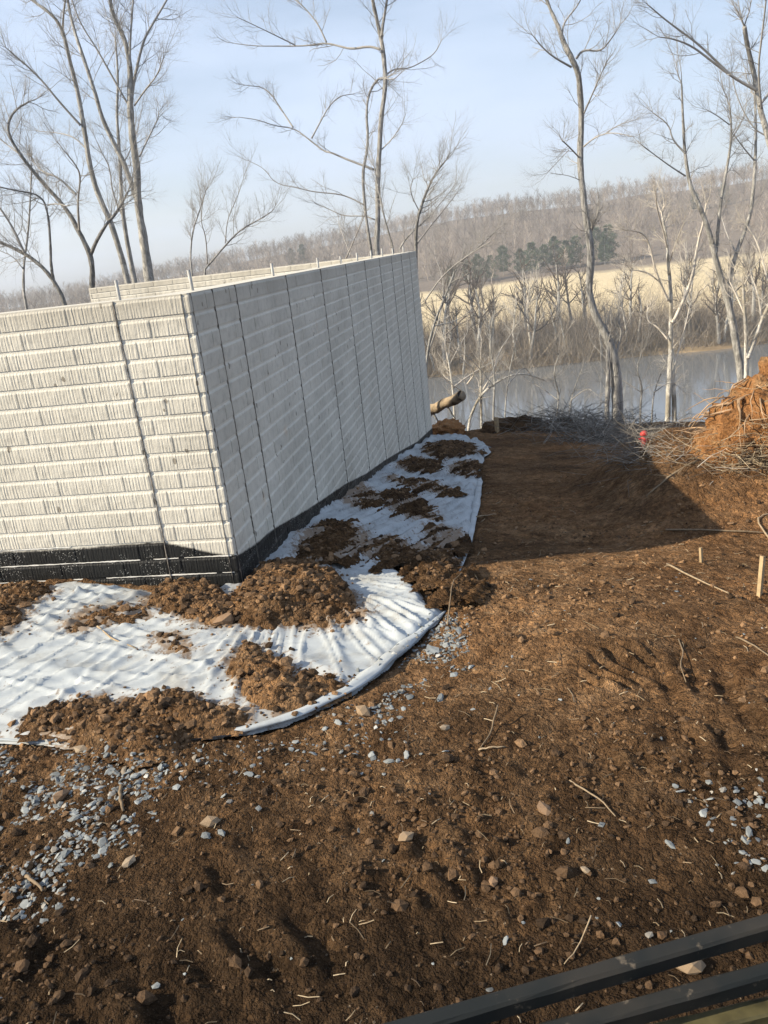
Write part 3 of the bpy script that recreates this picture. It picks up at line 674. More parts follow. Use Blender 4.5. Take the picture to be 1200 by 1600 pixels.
for i, (px, hm) in enumerate([
    ([(468, 866), (500, 832), (545, 824), (574, 850), (562, 878), (520, 896), (472, 888)], .09),
    ([(545, 872), (600, 848), (660, 868), (702, 872), (736, 905), (720, 950), (690, 945), (664, 925), (640, 895), (600, 884)], .045),
    ([(532, 792), (558, 768), (604, 788), (584, 806), (550, 804)], .09),
    ([(588, 782), (622, 774), (670, 798), (684, 828), (650, 824), (610, 800)], .07),
    ([(598, 752), (650, 758), (700, 770), (722, 786), (680, 782), (630, 767)], .06),
    ([(640, 722), (690, 730), (684, 748), (650, 744), (618, 742)], .075),
    ([(658, 706), (700, 696), (746, 702), (742, 720), (700, 727), (668, 720)], .085),
    ([(700, 742), (730, 724), (750, 736), (746, 752), (722, 754)], .06),
    ([(672, 830), (716, 836), (724, 862), (700, 880), (668, 862)], .05)]):
    hp(px, hm * .6, D, LAB2[i], seed=20 + i, res=.013 if i < 4 else .02, edge=.13, rough=1.1, group=g2)

for sh in (SH_A, SH_B):
    me = sh.data; co_ = np.empty(len(me.vertices) * 3, np.float32); me.vertices.foreach_get('co', co_); co_ = co_.reshape(-1, 3).astype(float); v = np.zeros(len(co_))
    for poly, mt in HEAPS: v = np.maximum(v, np.exp(-np.maximum(-sdist(co_[:, 0], co_[:, 1], poly), 0) / .05))
    a = me.attributes.new('rnd', 'FLOAT', 'POINT'); a.data.foreach_set('value', v.astype(np.float32))
# ================================================================== CLODS, GRAVEL, STONES, STRAW, STICKS
_t = (1 + 5 ** .5) / 2
ICO_V = np.array([(-1, _t, 0), (1, _t, 0), (-1, -_t, 0), (1, -_t, 0), (0, -1, _t), (0, 1, _t), (0, -1, -_t), (0, 1, -_t), (_t, 0, -1), (_t, 0, 1), (-_t, 0, -1), (-_t, 0, 1)]); ICO_V /= np.linalg.norm(ICO_V[0])
ICO_F = np.array([(0, 11, 5), (0, 5, 1), (0, 1, 7), (0, 7, 10), (0, 10, 11), (1, 5, 9), (5, 11, 4), (11, 10, 2), (10, 7, 6), (7, 1, 8), (3, 9, 4), (3, 4, 2), (3, 2, 6), (3, 6, 8), (3, 8, 9), (4, 9, 5), (2, 4, 11), (6, 2, 10), (8, 6, 7), (9, 8, 1)])
def lumps(P, size, rnd, flatz=(.5, .9), jit=.34, name='clods', mat=None):
    n = len(P); V = np.repeat(ICO_V[None], n, 0) * (1 + RNG.uniform(-jit, jit, (n, 12, 1)))
    V *= np.stack([RNG.uniform(.7, 1.2, n), RNG.uniform(.7, 1.2, n), RNG.uniform(*flatz, n)], 1)[:, None]
    a = RNG.uniform(0, 6.28, n); c, s = np.cos(a), np.sin(a)
    tl = RNG.uniform(-.5, .5, n); V2 = V.copy(); V2[..., 2] = V[..., 2] * np.cos(tl)[:, None] + V[..., 0] * np.sin(tl)[:, None] * .5
    V = np.stack([V2[..., 0] * c[:, None] - V2[..., 1] * s[:, None], V2[..., 0] * s[:, None] + V2[..., 1] * c[:, None], V2[..., 2]], -1)
    V = V * np.asarray(size)[:, None, None] + P[:, None]
    Fc = ICO_F[None] + (np.arange(n) * 12)[:, None, None]
    return mesh_np(name, V.reshape(-1, 3), [Fc.reshape(-1, 3)], mat, False, np.repeat(rnd, 12))
def fabric_mask(x, y): return np.maximum(sdist(x, y, FAB_A), sdist(x, y, FAB_B))
# loose crumbs over the clearing, denser on the rough stretches
n = 24000
y_ = np.abs(RNG.normal(0, 1, n)) * 2.0 + .75; x_ = RNG.uniform(-1.9, 2.9, n) * (.45 + y_ * .22); dens = sst(-.25, .4, fbm(x_ * 1.6, y_ * 1.6, 3, 40)) * .8 + .2
s_, t_ = st(x_, y_)
k = (RNG.random(n) < dens) & (y_ < 8) & (fabric_mask(x_, y_) < .02) & ~((s_ > -.05) & (t_ < .05))
x_, y_ = x_[k], y_[k]; sz = np.clip(RNG.lognormal(-5.45, .55, len(x_)), .0022, .017)
P = np.stack([x_, y_, ground_h(x_, y_) + sz * .25], 1)
obj('clods', lumps(P, sz, RNG.random(len(x_)) * np.clip((y_ - .7) / 1.5, .12, 1), mat=M['clod']), kind='stuff', label='loose crumbs of brown soil over the clearing', category='soil')  # crumb colours darken towards the camera too, following the soil's painted shade
# crumbs on the heaps
PP = []; SS = []
for poly, mt in HEAPS:
    if mt is D: cnt = 90
    else: cnt = 420
    lo = poly.min(0); hi = poly.max(0); area = np.prod(hi - lo); cnt = int(min(1500, 1.6 * cnt * area / .12))
    p = RNG.uniform(lo - .1, hi + .1, (cnt, 2)); d = sdist(p[:, 0], p[:, 1], poly); d2 = d + np.abs(RNG.normal(0, .045, cnt)); p = p[d2 > 0]; d = d[d2 > 0]
    sz = np.clip(RNG.lognormal(-4.95, .5, len(p)), .0025, .026) * np.where(d < 0, .6, 1.)
    for q, dd, ss in zip(p, d, sz):
        PP.append((q[0], q[1], 0.)); SS.append(ss)
PP = np.array(PP); SS = np.array(SS)
dg = bpy.context.evaluated_depsgraph_get(); dg.update()
def drop(x, y, zdef):
    hit, loc, *_ = scene.ray_cast(dg, (x, y, 1.1), (0, 0, -1)); return loc.z if hit else zdef
for i in range(len(PP)): PP[i, 2] = drop(PP[i, 0], PP[i, 1], float(gz0(PP[i, 0], PP[i, 1]))) + SS[i] * .2
s_, t_ = st(PP[:, 0], PP[:, 1]); k = ~((s_ > -.03) & (t_ < .03)); PP = PP[k]; SS = SS[k]
obj('heap_crumbs', lumps(PP, SS, RNG.random(len(PP)) * .9, mat=M['clod'], name='heap_crumbs'), kind='stuff', label='crumbs of soil on and around the heaps', category='soil')
# gravel: angular chips
CUBE = np.array([(x, y, z) for x in (-1, 1) for y in (-1, 1) for z in (-1, 1)], float)
CUBE_F = np.array([(0, 1, 3, 2), (4, 6, 7, 5), (0, 4, 5, 1), (2, 3, 7, 6), (0, 2, 6, 4), (1, 5, 7, 3)])
def chips(P, size, rnd, mat, name):
    n = len(P); V = np.sign(ICO_V) * np.abs(ICO_V) ** .7; V = np.repeat(V[None], n, 0) * (1 + RNG.uniform(-.3, .3, (n, 12, 1))); V += RNG.uniform(-.16, .16, V.shape)
    V *= np.stack([RNG.uniform(.75, 1.15, n), RNG.uniform(.5, .85, n), RNG.uniform(.16, .4, n)], 1)[:, None]
    ax, ay, az = RNG.normal(0, .35, n), RNG.normal(0, .35, n), RNG.uniform(0, 6.28, n)
    def rot(V, a, i, j):
        c, s = np.cos(a)[:, None], np.sin(a)[:, None]; W = V.copy(); W[..., i] = V[..., i] * c - V[..., j] * s; W[..., j] = V[..., i] * s + V[..., j] * c; return W
    V = rot(rot(rot(V, ax, 1, 2), ay, 0, 2), az, 0, 1) * np.asarray(size)[:, None, None] + P[:, None]
    return mesh_np(name, V.reshape(-1, 3), [(ICO_F[None] + (np.arange(n) * 12)[:, None, None]).reshape(-1, 3)], mat, False, np.repeat(rnd, 12))
GR = [([(-60, 1168), (100, 1172), (180, 1185), (245, 1200), (262, 1235), (190, 1330), (110, 1345), (60, 1440), (-60, 1460)], 1700, .0125),
      ([(240, 1190), (330, 1168), (500, 1150), (500, 1180), (400, 1215), (260, 1240)], 110, .011),
      ([(545, 1098), (600, 1062), (650, 1012), (694, 962), (735, 985), (720, 1040), (640, 1075), (600, 1125), (550, 1140)], 1300, .0125),
      ([(480, 1120), (620, 1095), (660, 1130), (640, 1200), (560, 1200), (480, 1180)], 60, .012),
      ([(1050, 1230), (1230, 1230), (1230, 1400), (1120, 1380)], 70, .012)]
P = []; S = []
for px, cnt, sz in GR:
    poly = pxpoly(px); lo, hi = poly.min(0), poly.max(0); q = RNG.uniform(lo, hi, (cnt * 2, 2)); q = q[(sdist(q[:, 0], q[:, 1], poly) + RNG.normal(0, .03, len(q))) > 0][:cnt]
    q = q[fbm(q[:, 0] * 5, q[:, 1] * 5, 3, 66) > (-.12 if cnt > 300 else -.5)]
    P.append(q); S.append(sz * .5 * RNG.lognormal(0, .46, len(q)))
q = np.stack([RNG.uniform(-1.1, 2.2, 190), RNG.uniform(.9, 3.1, 190)], 1); q = q[fabric_mask(q[:, 0], q[:, 1]) < 0]; P.append(q); S.append(.0055 * RNG.lognormal(0, .3, len(q)))
P = np.concatenate(P); S = np.concatenate(S)
z = np.array([drop(a, b_, 0.) for a, b_ in P]); P3 = np.column_stack([P, z - S * .03])
obj('gravel', chips(P3, S, np.clip(RNG.normal(.45, .24, len(P)), 0, 1), M['stone'], 'gravel'), kind='stuff', label='blue-grey gravel chips spilled along the fabric edge', category='gravel')
# single stones one can point at
st_me = []
for v in range(6):
    st_me.append(chips(np.zeros((1, 3)), [1.], [.25 + .1 * v], M['stone'], 'stone_chip'))
tan_me = [lumps(np.zeros((1, 3)), [1.], np.array([.2 + .3 * v]), (.5, .75), .3, 'tan_stone', M['tan_stone']) for v in range(3)]
LOOSE = [(322, 1310, 9), (346, 1305, 9), (245, 1543, 10), (790, 1475, 9), (490, 1178, 9), (505, 1198, 7), (583, 1182, 8), (608, 1190, 8), (622, 1191, 8), (636, 1183, 9), (697, 1178, 8), (580, 1268, 7), (640, 1090, 9), (688, 1090, 9), (395, 1200, 8), (390, 1212, 8), (350, 1245, 9), (360, 1255, 8), (940, 1290, 7), (1047, 1323, 8), (1055, 1235, 8), (1062, 1245, 7), (1112, 1255, 9), (1128, 1250, 8), (1152, 1270, 8), (1170, 1308, 8), (1160, 1340, 8), (1182, 1352, 7), (968, 1448, 7), (1013, 1462, 9), (1020, 1375, 7), (888, 1318, 5), (600, 1210, 6), (165, 1265, 8), (60, 1335, 9), (85, 1330, 9), (405, 1268, 7), (118, 1280, 9), (455, 1170, 8), (530, 1135, 9)]
for i, (px, py, r) in enumerate(LOOSE):
    g = px2g(px, py); dist = math.hypot(g[0], g[1], H); sc = r / FPX * dist * .85
    z = drop(g[0], g[1], 0.)
    o = obj('stone_chip', st_me[i % 6], None, (g[0], g[1], z + sc * .16), random.uniform(0, 6.28), label='single blue-grey stone chip lying loose on the brown dirt', category='stone', group='loose stone chips on the dirt')
    o.scale = (sc, sc, sc)
TAN = [(770, 1376, 12, 'reddish stone in the foreground dirt, the rustiest of the loose stones'), (568, 1118, 14, 'tan clay lump lying on gravel under the rolled fabric edge'), (696, 1141, 10, 'tan stone on the dirt right of the rolled fabric edge'), (95, 1250, 15, 'rounded brown cobble among the blue-grey gravel'), (330, 1290, 14, 'pale tan stone beside two grey chips on the dirt'), (200, 1345, 12, 'tan stone at the edge of the gravel by the split stick'), (850, 1268, 16, 'pale dried mud lump on the brown dirt'), (1075, 1512, 22, 'large clay lump beside the black machine rails'), (130, 1178, 14, 'flat buff stone at the torn tip of the fabric'), (355, 985, 18, 'flat buff stone in the dirt heap at the wall'), (635, 1315, 12, 'whitish stone half sunk in the foreground dirt'), (915, 1366, 8, 'small buff stone on the dark foreground dirt')]
for i, (px, py, r, lb) in enumerate(TAN):
    g = px2g(px, py); dist = math.hypot(g[0], g[1], H); sc = r / FPX * dist
    if i == 9: z = drop(g[0], g[1], 0.)
    else: z = drop(g[0], g[1], 0.)
    o = obj('stone', tan_me[i % 3] if i != 0 else tan_me[0], None, (g[0], g[1], z + sc * .3), random.uniform(0, 6.28), label=lb, category='stone'); o.scale = (sc, sc * .8, sc * .8)
# straw and rootlets as litter
mb = MB()
n = 2300; y_ = np.abs(RNG.normal(0, 1, n)) * 2.6 + .8; x_ = RNG.uniform(-1.9, 2.9, n) * (.45 + y_ * .22)
s_, t_ = st(x_, y_); k = (y_ < 9) & ~((s_ > -.05) & (t_ < .1)) & (fabric_mask(x_, y_) < -.0); x_, y_ = x_[k], y_[k]
z_ = ground_h(x_, y_)
for a, b_, c_ in zip(x_, y_, z_):
    l = random.lognormvariate(-3.95, .55); an = random.uniform(0, 6.28); dx, dy = math.cos(an) * l / 2, math.sin(an) * l / 2; e = random.uniform(-.3, .3) * l; r = .0005 + .0005 * random.random() + .0002 * b_
    p0 = np.array([a - dx, b_ - dy, 0]); p1 = np.array([a + dy * .15, b_ - dx * .15, 0]); p2 = np.array([a + dx, b_ + dy, 0])
    for p in (p0, p1, p2): p[2] = c_
    p0[2] += .002; p1[2] += .006; p2[2] += abs(e) + .002
    mb.tube([p0, p1, p2], r, 3, random.random(), False)
obj('straw_litter', mb.build('straw_litter', M['straw']), kind='stuff', label='thin straw and rootlets strewn over the dirt', category='straw')
STICKS = [([(40, 1368), (52, 1378), (66, 1390)], 7, 'short pale split stick beside the gravel'), ([(190, 1230), (188, 1250), (193, 1268)], 8, 'weathered wood chip standing among the gravel'), ([(780, 1132), (768, 1150), (750, 1172)], 4, 'pale stick pointing up from the middle of the dirt'), ([(748, 1174), (768, 1174), (790, 1172)], 4, 'short pale stick lying flat below a slanting stick'), ([(890, 1220), (915, 1235), (940, 1252), (962, 1276)], 4, 'long thin crooked root on the brown dirt'), ([(925, 1465), (905, 1490), (882, 1515)], 3, 'straight dry stem rising behind the black machine rails'), ([(1042, 884), (1072, 898), (1100, 912), (1138, 932)], 4, 'long pale stick lying across the lit dirt before the stake'), ([(1040, 830), (1100, 832), (1160, 834), (1205, 832)], 4, 'long straight pale stick beyond the wooden stake'), ([(1206, 845), (1182, 815), (1190, 810), (1205, 805)], 4, 'bent pale twig hooked beside the long straight stick'), ([(1150, 1000), (1175, 1015), (1205, 1040)], 4, 'pale root sticking out of the dirt bank'), ([(1060, 1012), (1068, 1030), (1062, 1048), (1072, 1070)], 3, 'wriggling thin root on the lit dirt'), ([(1092, 720), (1050, 745), (1010, 775)], 5, 'straight pale branch lying below the uprooted stump'), ([(155, 990), (180, 1010), (215, 1024)], 4, 'thin tan stick resting on the white fabric'), ([(745, 815), (760, 808), (775, 803)], 3, 'thin twig lying at the fabric rim in the shade'), ([(700, 985), (708, 930), (730, 905)], 3, 'bent grass stem beside the fabric tip')]
for pts, w, lb in STICKS:
    P = []
    for q in pts:
        g = px2g(*q); P.append((g[0], g[1], drop(g[0], g[1], 0.)))
    P = np.array(P); P[:, 2] += .004; P[1:-1, 2] += .006; d = math.hypot(P[0][0], P[0][1], H); r = w / FPX * d * .33
    if 'rising' in lb or 'pointing' in lb: P[0, 2] += .05
    t2 = np.linspace(0, 1, 8); tt = np.linspace(0, 1, len(P)); P8 = np.stack([np.interp(t2, tt, P[:, i]) for i in range(3)], 1); P8[1:-1] += RNG.normal(0, r * .3, (6, 3))
    o0 = P8[0].copy(); mb = MB(); mb.tube(P8 - o0, r * np.linspace(1.1, .7, 8), 6, random.random(), jit=.15)
    obj('stick', mb.build('stick', M['stick'], True), None, o0.tolist(), label=lb, category='stick')
# wooden stakes
M['stake'] = flat('stake_wood', (.36, .27, .16), var=.25, sc=30)
def stake(px, py, hpx, wpx, lb, tilt=0.):
    g = px2g(px, py); z = float(gz0(*g)); d = math.hypot(*g); h = hpx / FPX * math.hypot(g[0], g[1], H - z) * 1.02; w = wpx / FPX * d * .5; mb = MB()
    V = [(-w, -w, -.12), (w, -w, -.12), (w, w, -.12), (-w, w, -.12), (-w, -w, h), (w, -w, h * .985), (w, w, h * .97), (-w, w, h)]
    mb.add(V, [(0, 3, 2, 1), (4, 5, 6, 7), (0, 1, 5, 4), (1, 2, 6, 5), (2, 3, 7, 6), (3, 0, 4, 7)])
    o = obj('wooden_stake', mb.build('wooden_stake', M['stake'], False, False), None, (g[0], g[1], z), .5, label=lb, category='stake'); o.rotation_euler = (tilt, tilt * .6, .5)
stake(1186, 937, 66, 6, 'tall thin wooden stake standing in the sunlit dirt', .03)
stake(1096, 880, 24, 4, 'short wooden stake stub near the tip of the wall shadow', -.05)
stake(777, 676, 24, 5, 'small pale wooden stake on the crest above the river', .0)

# ================================================================== LOG, CLAY, BRUSH, STUMP, MARKER AT THE FAR EDGE
def surf(x, y): return float(gz0(x, y)) if (abs(x) < 13.5 and y < 19.5) else float(terrain_h(np.array([x]), np.array([y]))[0])
m_, nt, b = mat_new('log_bark', .9, .2); co = coords(nt, 'obj'); n1 = noise(nt, co, 6, 5, .65); nt.links.new(ramp(nt, n1, [(.35, (.08, .06, .04)), (.5, (.24, .19, .13)), (.7, (.36, .27, .18))]), b.inputs['Base Color']); bump(nt, b, n1, .8, .03); M['log'] = m_
M['char'] = flat('log_end', (.02, .017, .015), sc=20)
p1 = at(721, 618, 13.3); p0 = at(676, 641, 13.9); dv = (p0 - p1) / np.linalg.norm(p0 - p1); p2 = p1 + dv * 1.55
logE = empty('log', (p2 + [0, 0, 0]).tolist(), label='sawn log tilted up behind the far end of the foundation', category='log')
mb = MB(); t2 = np.linspace(0, 1, 10)[:, None]; P = p2 + (p1 - p2) * t2 - p2; mb.tube(P + RNG.normal(0, .012, P.shape), .088 * np.linspace(1.15, 1, 10) * (1 + RNG.normal(0, .06, 10)), 12, jit=.12); obj('trunk', mb.build('trunk', M['log'], True, False), logE)
mb = MB(); e = p1 - p2; mb.tube([e + dv * .004, e - dv * .012], [.094, .088], 12); obj('cut_end', mb.build('cut_end', M['char'], False, False), logE)
for k in (.45, .72):
    mb = MB(); b0 = (p1 - p2) * k; mb.tube([b0, b0 + np.array([.05, -.02, -.12]), b0 + np.array([.14, -.03, -.28])], [.025, .018, .008], 6); obj('branch_stub', mb.build('branch_stub', M['bark'], True, False), logE)
def blob(name, c, r, mat, seed, amp=.3, sub=4, freq=3.):
    me = bpy.data.meshes.new(name); import bmesh
    bm = bmesh.new(); bmesh.ops.create_icosphere(bm, subdivisions=sub, radius=1.0); V = np.array([v.co for v in bm.verts])
    d = 1 + amp * (fbm(V[:, 0] * freq + seed, V[:, 1] * freq + V[:, 2] * freq * .7, 4, seed) + .6 * fbm(V[:, 2] * freq * 2 - seed, V[:, 0] * freq * 2 + V[:, 1] * 1.3, 3, seed + 4))
    d = d + .07 * pn(V[:, 0] * 11 + V[:, 2] * 7, V[:, 1] * 11 - V[:, 2] * 6, seed + 7) + .05 * np.abs(pn(V[:, 0] * 23 + V[:, 2] * 13, V[:, 1] * 23 - V[:, 2] * 15, seed + 8)); V = V * d[:, None] * np.asarray(r)
    for v, q in zip(bm.verts, V): v.co = q
    for f_ in bm.faces: f_.smooth = True
    bm.to_mesh(me); bm.free(); me.materials.append(mat); return me
g = np.array(xy(9.25, .17)); zc = surf(*g)
obj('clay_lump', blob('clay_lump', None, (.30, .3, .17), M['clay'], 5), None, (g[0], g[1], zc + .06), label='orange clay lump at the far foot of the foundation under the log', category='clay lump')
for px, ss, tt_, sx, sz_, sd_ in ((800, 9.55, 1.2, .55, .17, 8), (860, 9.5, 1.85, .5, .13, 9)):
    g = np.array(xy(ss, tt_)); obj('dirt_mound', blob('dirt_mound', None, (sx, .4, sz_), M['dark_heap'], sd_, .35), None, (g[0], g[1], surf(*g) - .02), label='low dark dirt mound on the crest, %s' % ('with the small pale stake at its side' if px == 800 else 'between the stake mound and the brush pile'), category='dirt mound')

def rnd_dir(el=.6):
    a = random.uniform(0, 2 * math.pi); z = random.uniform(-.2, el); q = math.sqrt(max(0, 1 - z * z)); return np.array([q * math.cos(a), q * math.sin(a), z])
def twig_tangle(mb, c, rad, n, ln, r, el=.5, k=3):
    for _ in range(n):
        p = c + np.array([random.gauss(0, rad[0]), random.gauss(0, rad[1]), abs(random.gauss(0, rad[2]))]); d = rnd_dir(el); l = ln * random.uniform(.4, 1.2)
        q = p + d * l * .5 + RNG.normal(0, l * .07, 3); e = p + d * l + RNG.normal(0, l * .12, 3); rr = r * random.uniform(.5, 1.5)
        zmin = surf(p[0], p[1]) - .02
        p[2] = max(p[2], zmin)
        mb.tube([p, q, e], [rr, rr * .8, rr * .4], k, random.random(), False)
# brush pile beyond the shadow
mb = MB()
for px, py, w, n in ((900, 672, .45, 420), (960, 690, .4, 520), (1015, 700, .35, 300), (1055, 705, .28, 170), (850, 672, .5, 90)):
    g = px2g(px, py); dd = math.hypot(*g); w = 48 / FPX * dd; twig_tangle(mb, np.array([g[0], g[1] + .2, surf(g[0], g[1] + .2) - .03]), (w * .8, .3, .008 * dd), int(n * 1.5), .05 * dd, .00032 * dd, .55)
g = px2g(990, 695); o_ = np.array([g[0], g[1], surf(*g)])
bp = MB(); me = mb.build('brush_pile', M['brush'], False); me.transform(Matrix.Translation((-o_).tolist()))
obj('brush_pile', me, None, o_.tolist(), label='grey tangled brush pile at the edge of the clearing above the river', category='brush pile')
# red marker
g = px2g(1006, 700); z = surf(*g); M['red'] = flat('red_plastic', (.42, .035, .03), .5, .4, .15, 9)
d = math.hypot(g[0], g[1]); hm = 27 / FPX * d; mk = empty('red_marker', (g[0], g[1], z), label='small bright red marker standing in the grey brush', category='marker')
mb = MB(); mb.tube([(0, 0, -.05), (0, 0, hm * .7)], hm * .16, 8); obj('post', mb.build('post', M['red'], True, False), mk)
mb = MB(); mb.tube([(0, 0, hm * .7), (0, 0, hm * .82), (0, 0, hm * .97), (0, 0, hm * 1.02)], [hm * .22, hm * .22, hm * .16, hm * .05], 8); obj('cap', mb.build('cap', M['red'], True, False), mk)
mb = MB(); mb.box((-hm * .28, -hm * .07, hm * .42), (hm * .28, hm * .07, hm * .58)); obj('side_outlet', mb.build('side_outlet', M['red'], False, False), mk)
# uprooted stump
g = px2g(1178, 722); zs = surf(*g); sg = np.array([g[0] + .10, g[1] + .25]); zs = surf(*sg)
stump = empty('uprooted_stump', (sg[0], sg[1], zs - .03), label='upturned stump with orange clay and bare roots at the clearing edge', category='stump')
obj('clay_mass', blob('clay_mass', None, (.56, .45, .56), M['clay'], 12, .26, 5, 2.6), stump, (.14, 0, .16))
obj('clay_mass', blob('clay_mass', None, (.34, .3, .30), M['clay'], 15, .4, 4, 3.), stump, (-.28, -.12, .02))
obj('clay_mass', blob('clay_mass', None, (.75, .5, .78), M['clay'], 19, .26, 5, 2.6), stump, (.85, .25, .22))
M['root'] = flat('clay_root', (.31, .21, .13), var=.45, sc=12)
random.seed(31)
for i in range(60):
    a = random.uniform(math.pi * .55, math.pi * 1.7); zz = random.uniform(.05, .72); r0 = .52 * math.sqrt(max(.1, 1 - ((zz - .16) / .62) ** 2)); p = np.array([.05 + math.cos(a) * r0, math.sin(a) * r0 * .8, zz]); d = np.array([math.cos(a), math.sin(a) * .8, random.uniform(-.5, .5)])
    if i < 3: p = np.array([-.18, -.1, .60 - .07 * i]); d = np.array([-1., -.15, .05])
    L_n = random.uniform(.15, .4) if i > 2 else .36; pts = [p - d * .1]; q = p.copy()
    for k in range(5):
        d = d + RNG.normal(0, .25, 3) + np.array([0, 0, -.13]); d /= np.linalg.norm(d); q = q + d * L_n / 5; pts.append(q.copy())
    rr = random.uniform(.003, .009) if i > 2 else .016
    mb = MB(); mb.tube(pts, rr * np.linspace(1.2, .3, 6), 5, jit=.15); obj('root', mb.build('root', M['root'], True, False), stump)
mb = MB()
for c, rad, n in (((.05, -.45, .05), (.28, .12, .16), 420), ((.45, -.42, .15), (.3, .1, .25), 420), ((-.3, -.3, .0), (.2, .15, .06), 160)):
    for _ in range(n):
        p = np.array(c) + RNG.normal(0, 1, 3) * np.array(rad); p[2] = max(p[2], -.05); d = rnd_dir(.3); l = random.uniform(.12, .4)
        mb.tube([p, p + d * l * .5 + RNG.normal(0, .02, 3), p + d * l + RNG.normal(0, .03, 3)], [.0035, .003, .0015], 3, random.random(), False)
obj('dry_grass', mb.build('dry_grass', M['tan_brush']), stump, kind='stuff')
stump.scale = (.60, .60, .56)

# ================================================================== TREES
def perp(d):
    a = np.array([random.gauss(0, 1) for _ in range(3)]); a -= d * (a @ d); return a / (np.linalg.norm(a) + 1e-9)
def grow(mb, p, d, length, r, lvl, nch=(4, 4, 5), up=.12, wander=.16, k=4):
    nseg = 5 if lvl > 1 else (4 if lvl else 2); pts = [p]; q = np.array(p, float); d = d / np.linalg.norm(d); ds = [d]
    for i in range(nseg):
        d = d + np.array([random.gauss(0, wander) for _ in range(3)]) + np.array([0, 0, up]); d /= np.linalg.norm(d); q = q + d * length / nseg; pts.append(q); ds.append(d)
    mb.tube(pts, r * np.linspace(1, .35, nseg + 1), max(3, k), 0., False)
    if lvl > 0:
        for c in range(nch[lvl - 1]):
            t = random.uniform(.2, 1.); i = min(nseg, int(t * nseg)); a = random.uniform(.45, 1.0); dd = ds[i] * math.cos(a) + perp(ds[i]) * math.sin(a)
            grow(mb, pts[i], dd, length * random.uniform(.4, .7), r * (1 - .6 * t) * .6, lvl - 1, nch, up, wander, 3)
def twigs_along(mb, P, R, n, ln, lvl, nch, t0=.2, up=.12):
    P = np.asarray(P); m_n = len(P) - 1
    for c in range(n):
        t = t0 + (1 - t0) * (c + random.random()) / n; f = t * m_n; i = min(m_n - 1, int(f)); p = P[i] + (P[i + 1] - P[i]) * (f - i); d = P[i + 1] - P[i]; d = d / np.linalg.norm(d)
        a = random.uniform(.5, 1.15); dd = d * math.cos(a) + perp(d) * math.sin(a); r = np.interp(f, range(len(R)), R)
        grow(mb, p, dd, ln * random.uniform(.5, 1.2) * (1.15 - .6 * t), min(r * .42, .0085), lvl, nch, up)
    for _ in range(3):
        d = P[-1] - P[-2]; d = d / np.linalg.norm(d) + perp(d / np.linalg.norm(d)) * random.uniform(.1, .6); grow(mb, P[-1], d, ln * random.uniform(.6, 1.1), min(R[-1] * .6, .012), lvl, nch, up)
def smooth3(P, n=2):
    P = np.asarray(P, float)
    for _ in range(n): P = np.concatenate([P[:1], np.stack([.75 * P[:-1] + .25 * P[1:], .25 * P[:-1] + .75 * P[1:]], 1).reshape(-1, 3), P[-1:]])
    return P
def tree(name, label, d, stems, limbs, mats, seed, cat='tree', group=None, nt_=(17, 10), ln=1.5, up=.1, ground=True, nch=(7, 6, 5)):
    random.seed(seed); mt, mw = mats
    P0 = at(stems[0][0][0][0], stems[0][0][0][1], d); zb = surf(P0[0], P0[1])
    root = empty(name, (P0[0], P0[1], zb), label=label, category=cat)
    if group: root['group'] = group
    o_ = np.array([P0[0], P0[1], zb]); tr = MB(); cr = MB()
    for si, (pts, w0, w1) in enumerate(stems):
        dy = 0 if si == 0 else random.uniform(-.25, .25); n = len(pts); wl = np.linspace(w0, w1, n) if np.isscalar(w1) else np.array(w1); 
        P = np.array([at(x, y, d + (dy + .25 * math.sin(i * .9 + seed)) * (i / n)) for i, (x, y) in enumerate(pts)])
        if pts[0][1] >= stems[0][0][0][1] - 12 and ground:
            b_ = P[0].copy(); b_[2] = min(surf(b_[0], b_[1]) - .3, P[0][2] - .1); b_[0] -= (P[1] - P[0])[0] * .3; P = np.concatenate([[b_], P]); wr = [w0 * 1.25] + list(wl)
        else: wr = list(wl)
        Ps = smooth3(P, 2); R = np.interp(np.linspace(0, 1, len(Ps)), np.linspace(0, 1, len(wr)), wr) * .34 / FPX * d
        R = R * (1 + .10 * fbm(np.arange(len(R)) * .45, np.zeros(len(R)) + seed, 2, seed)); tr.tube(Ps - o_, R, 9, jit=.10)
        twigs_along(cr, Ps - o_, R, nt_[0], ln, 2, nch, .45, up)
    for li, (pts, w0, w1) in enumerate(limbs):
        dd = random.uniform(-1.6, 1.6); n = len(pts)
        P = np.array([at(x, y, d + dd * (i / n)) for i, (x, y) in enumerate(pts)]); Ps = smooth3(P, 2); R = np.linspace(w0, w1, len(Ps)) * .31 / FPX * d
        cr.tube(Ps - o_, R, 6, jit=.05); twigs_along(cr, Ps - o_, R, nt_[1], ln * .8, 2, nch, .25, up)
    obj('trunk', tr.build('trunk', mt, True, False), root); obj('crown', cr.build('crown', mw, True, False), root)
    return root
BK = (M['bark'], M['twig']); DB = (M['dark_bark'], M['twig']); WB = (M['white_bark'], M['white_twig']); MBK = (M['mix_bark'], M['twig'])
GL = 'bare trees behind the foundation'
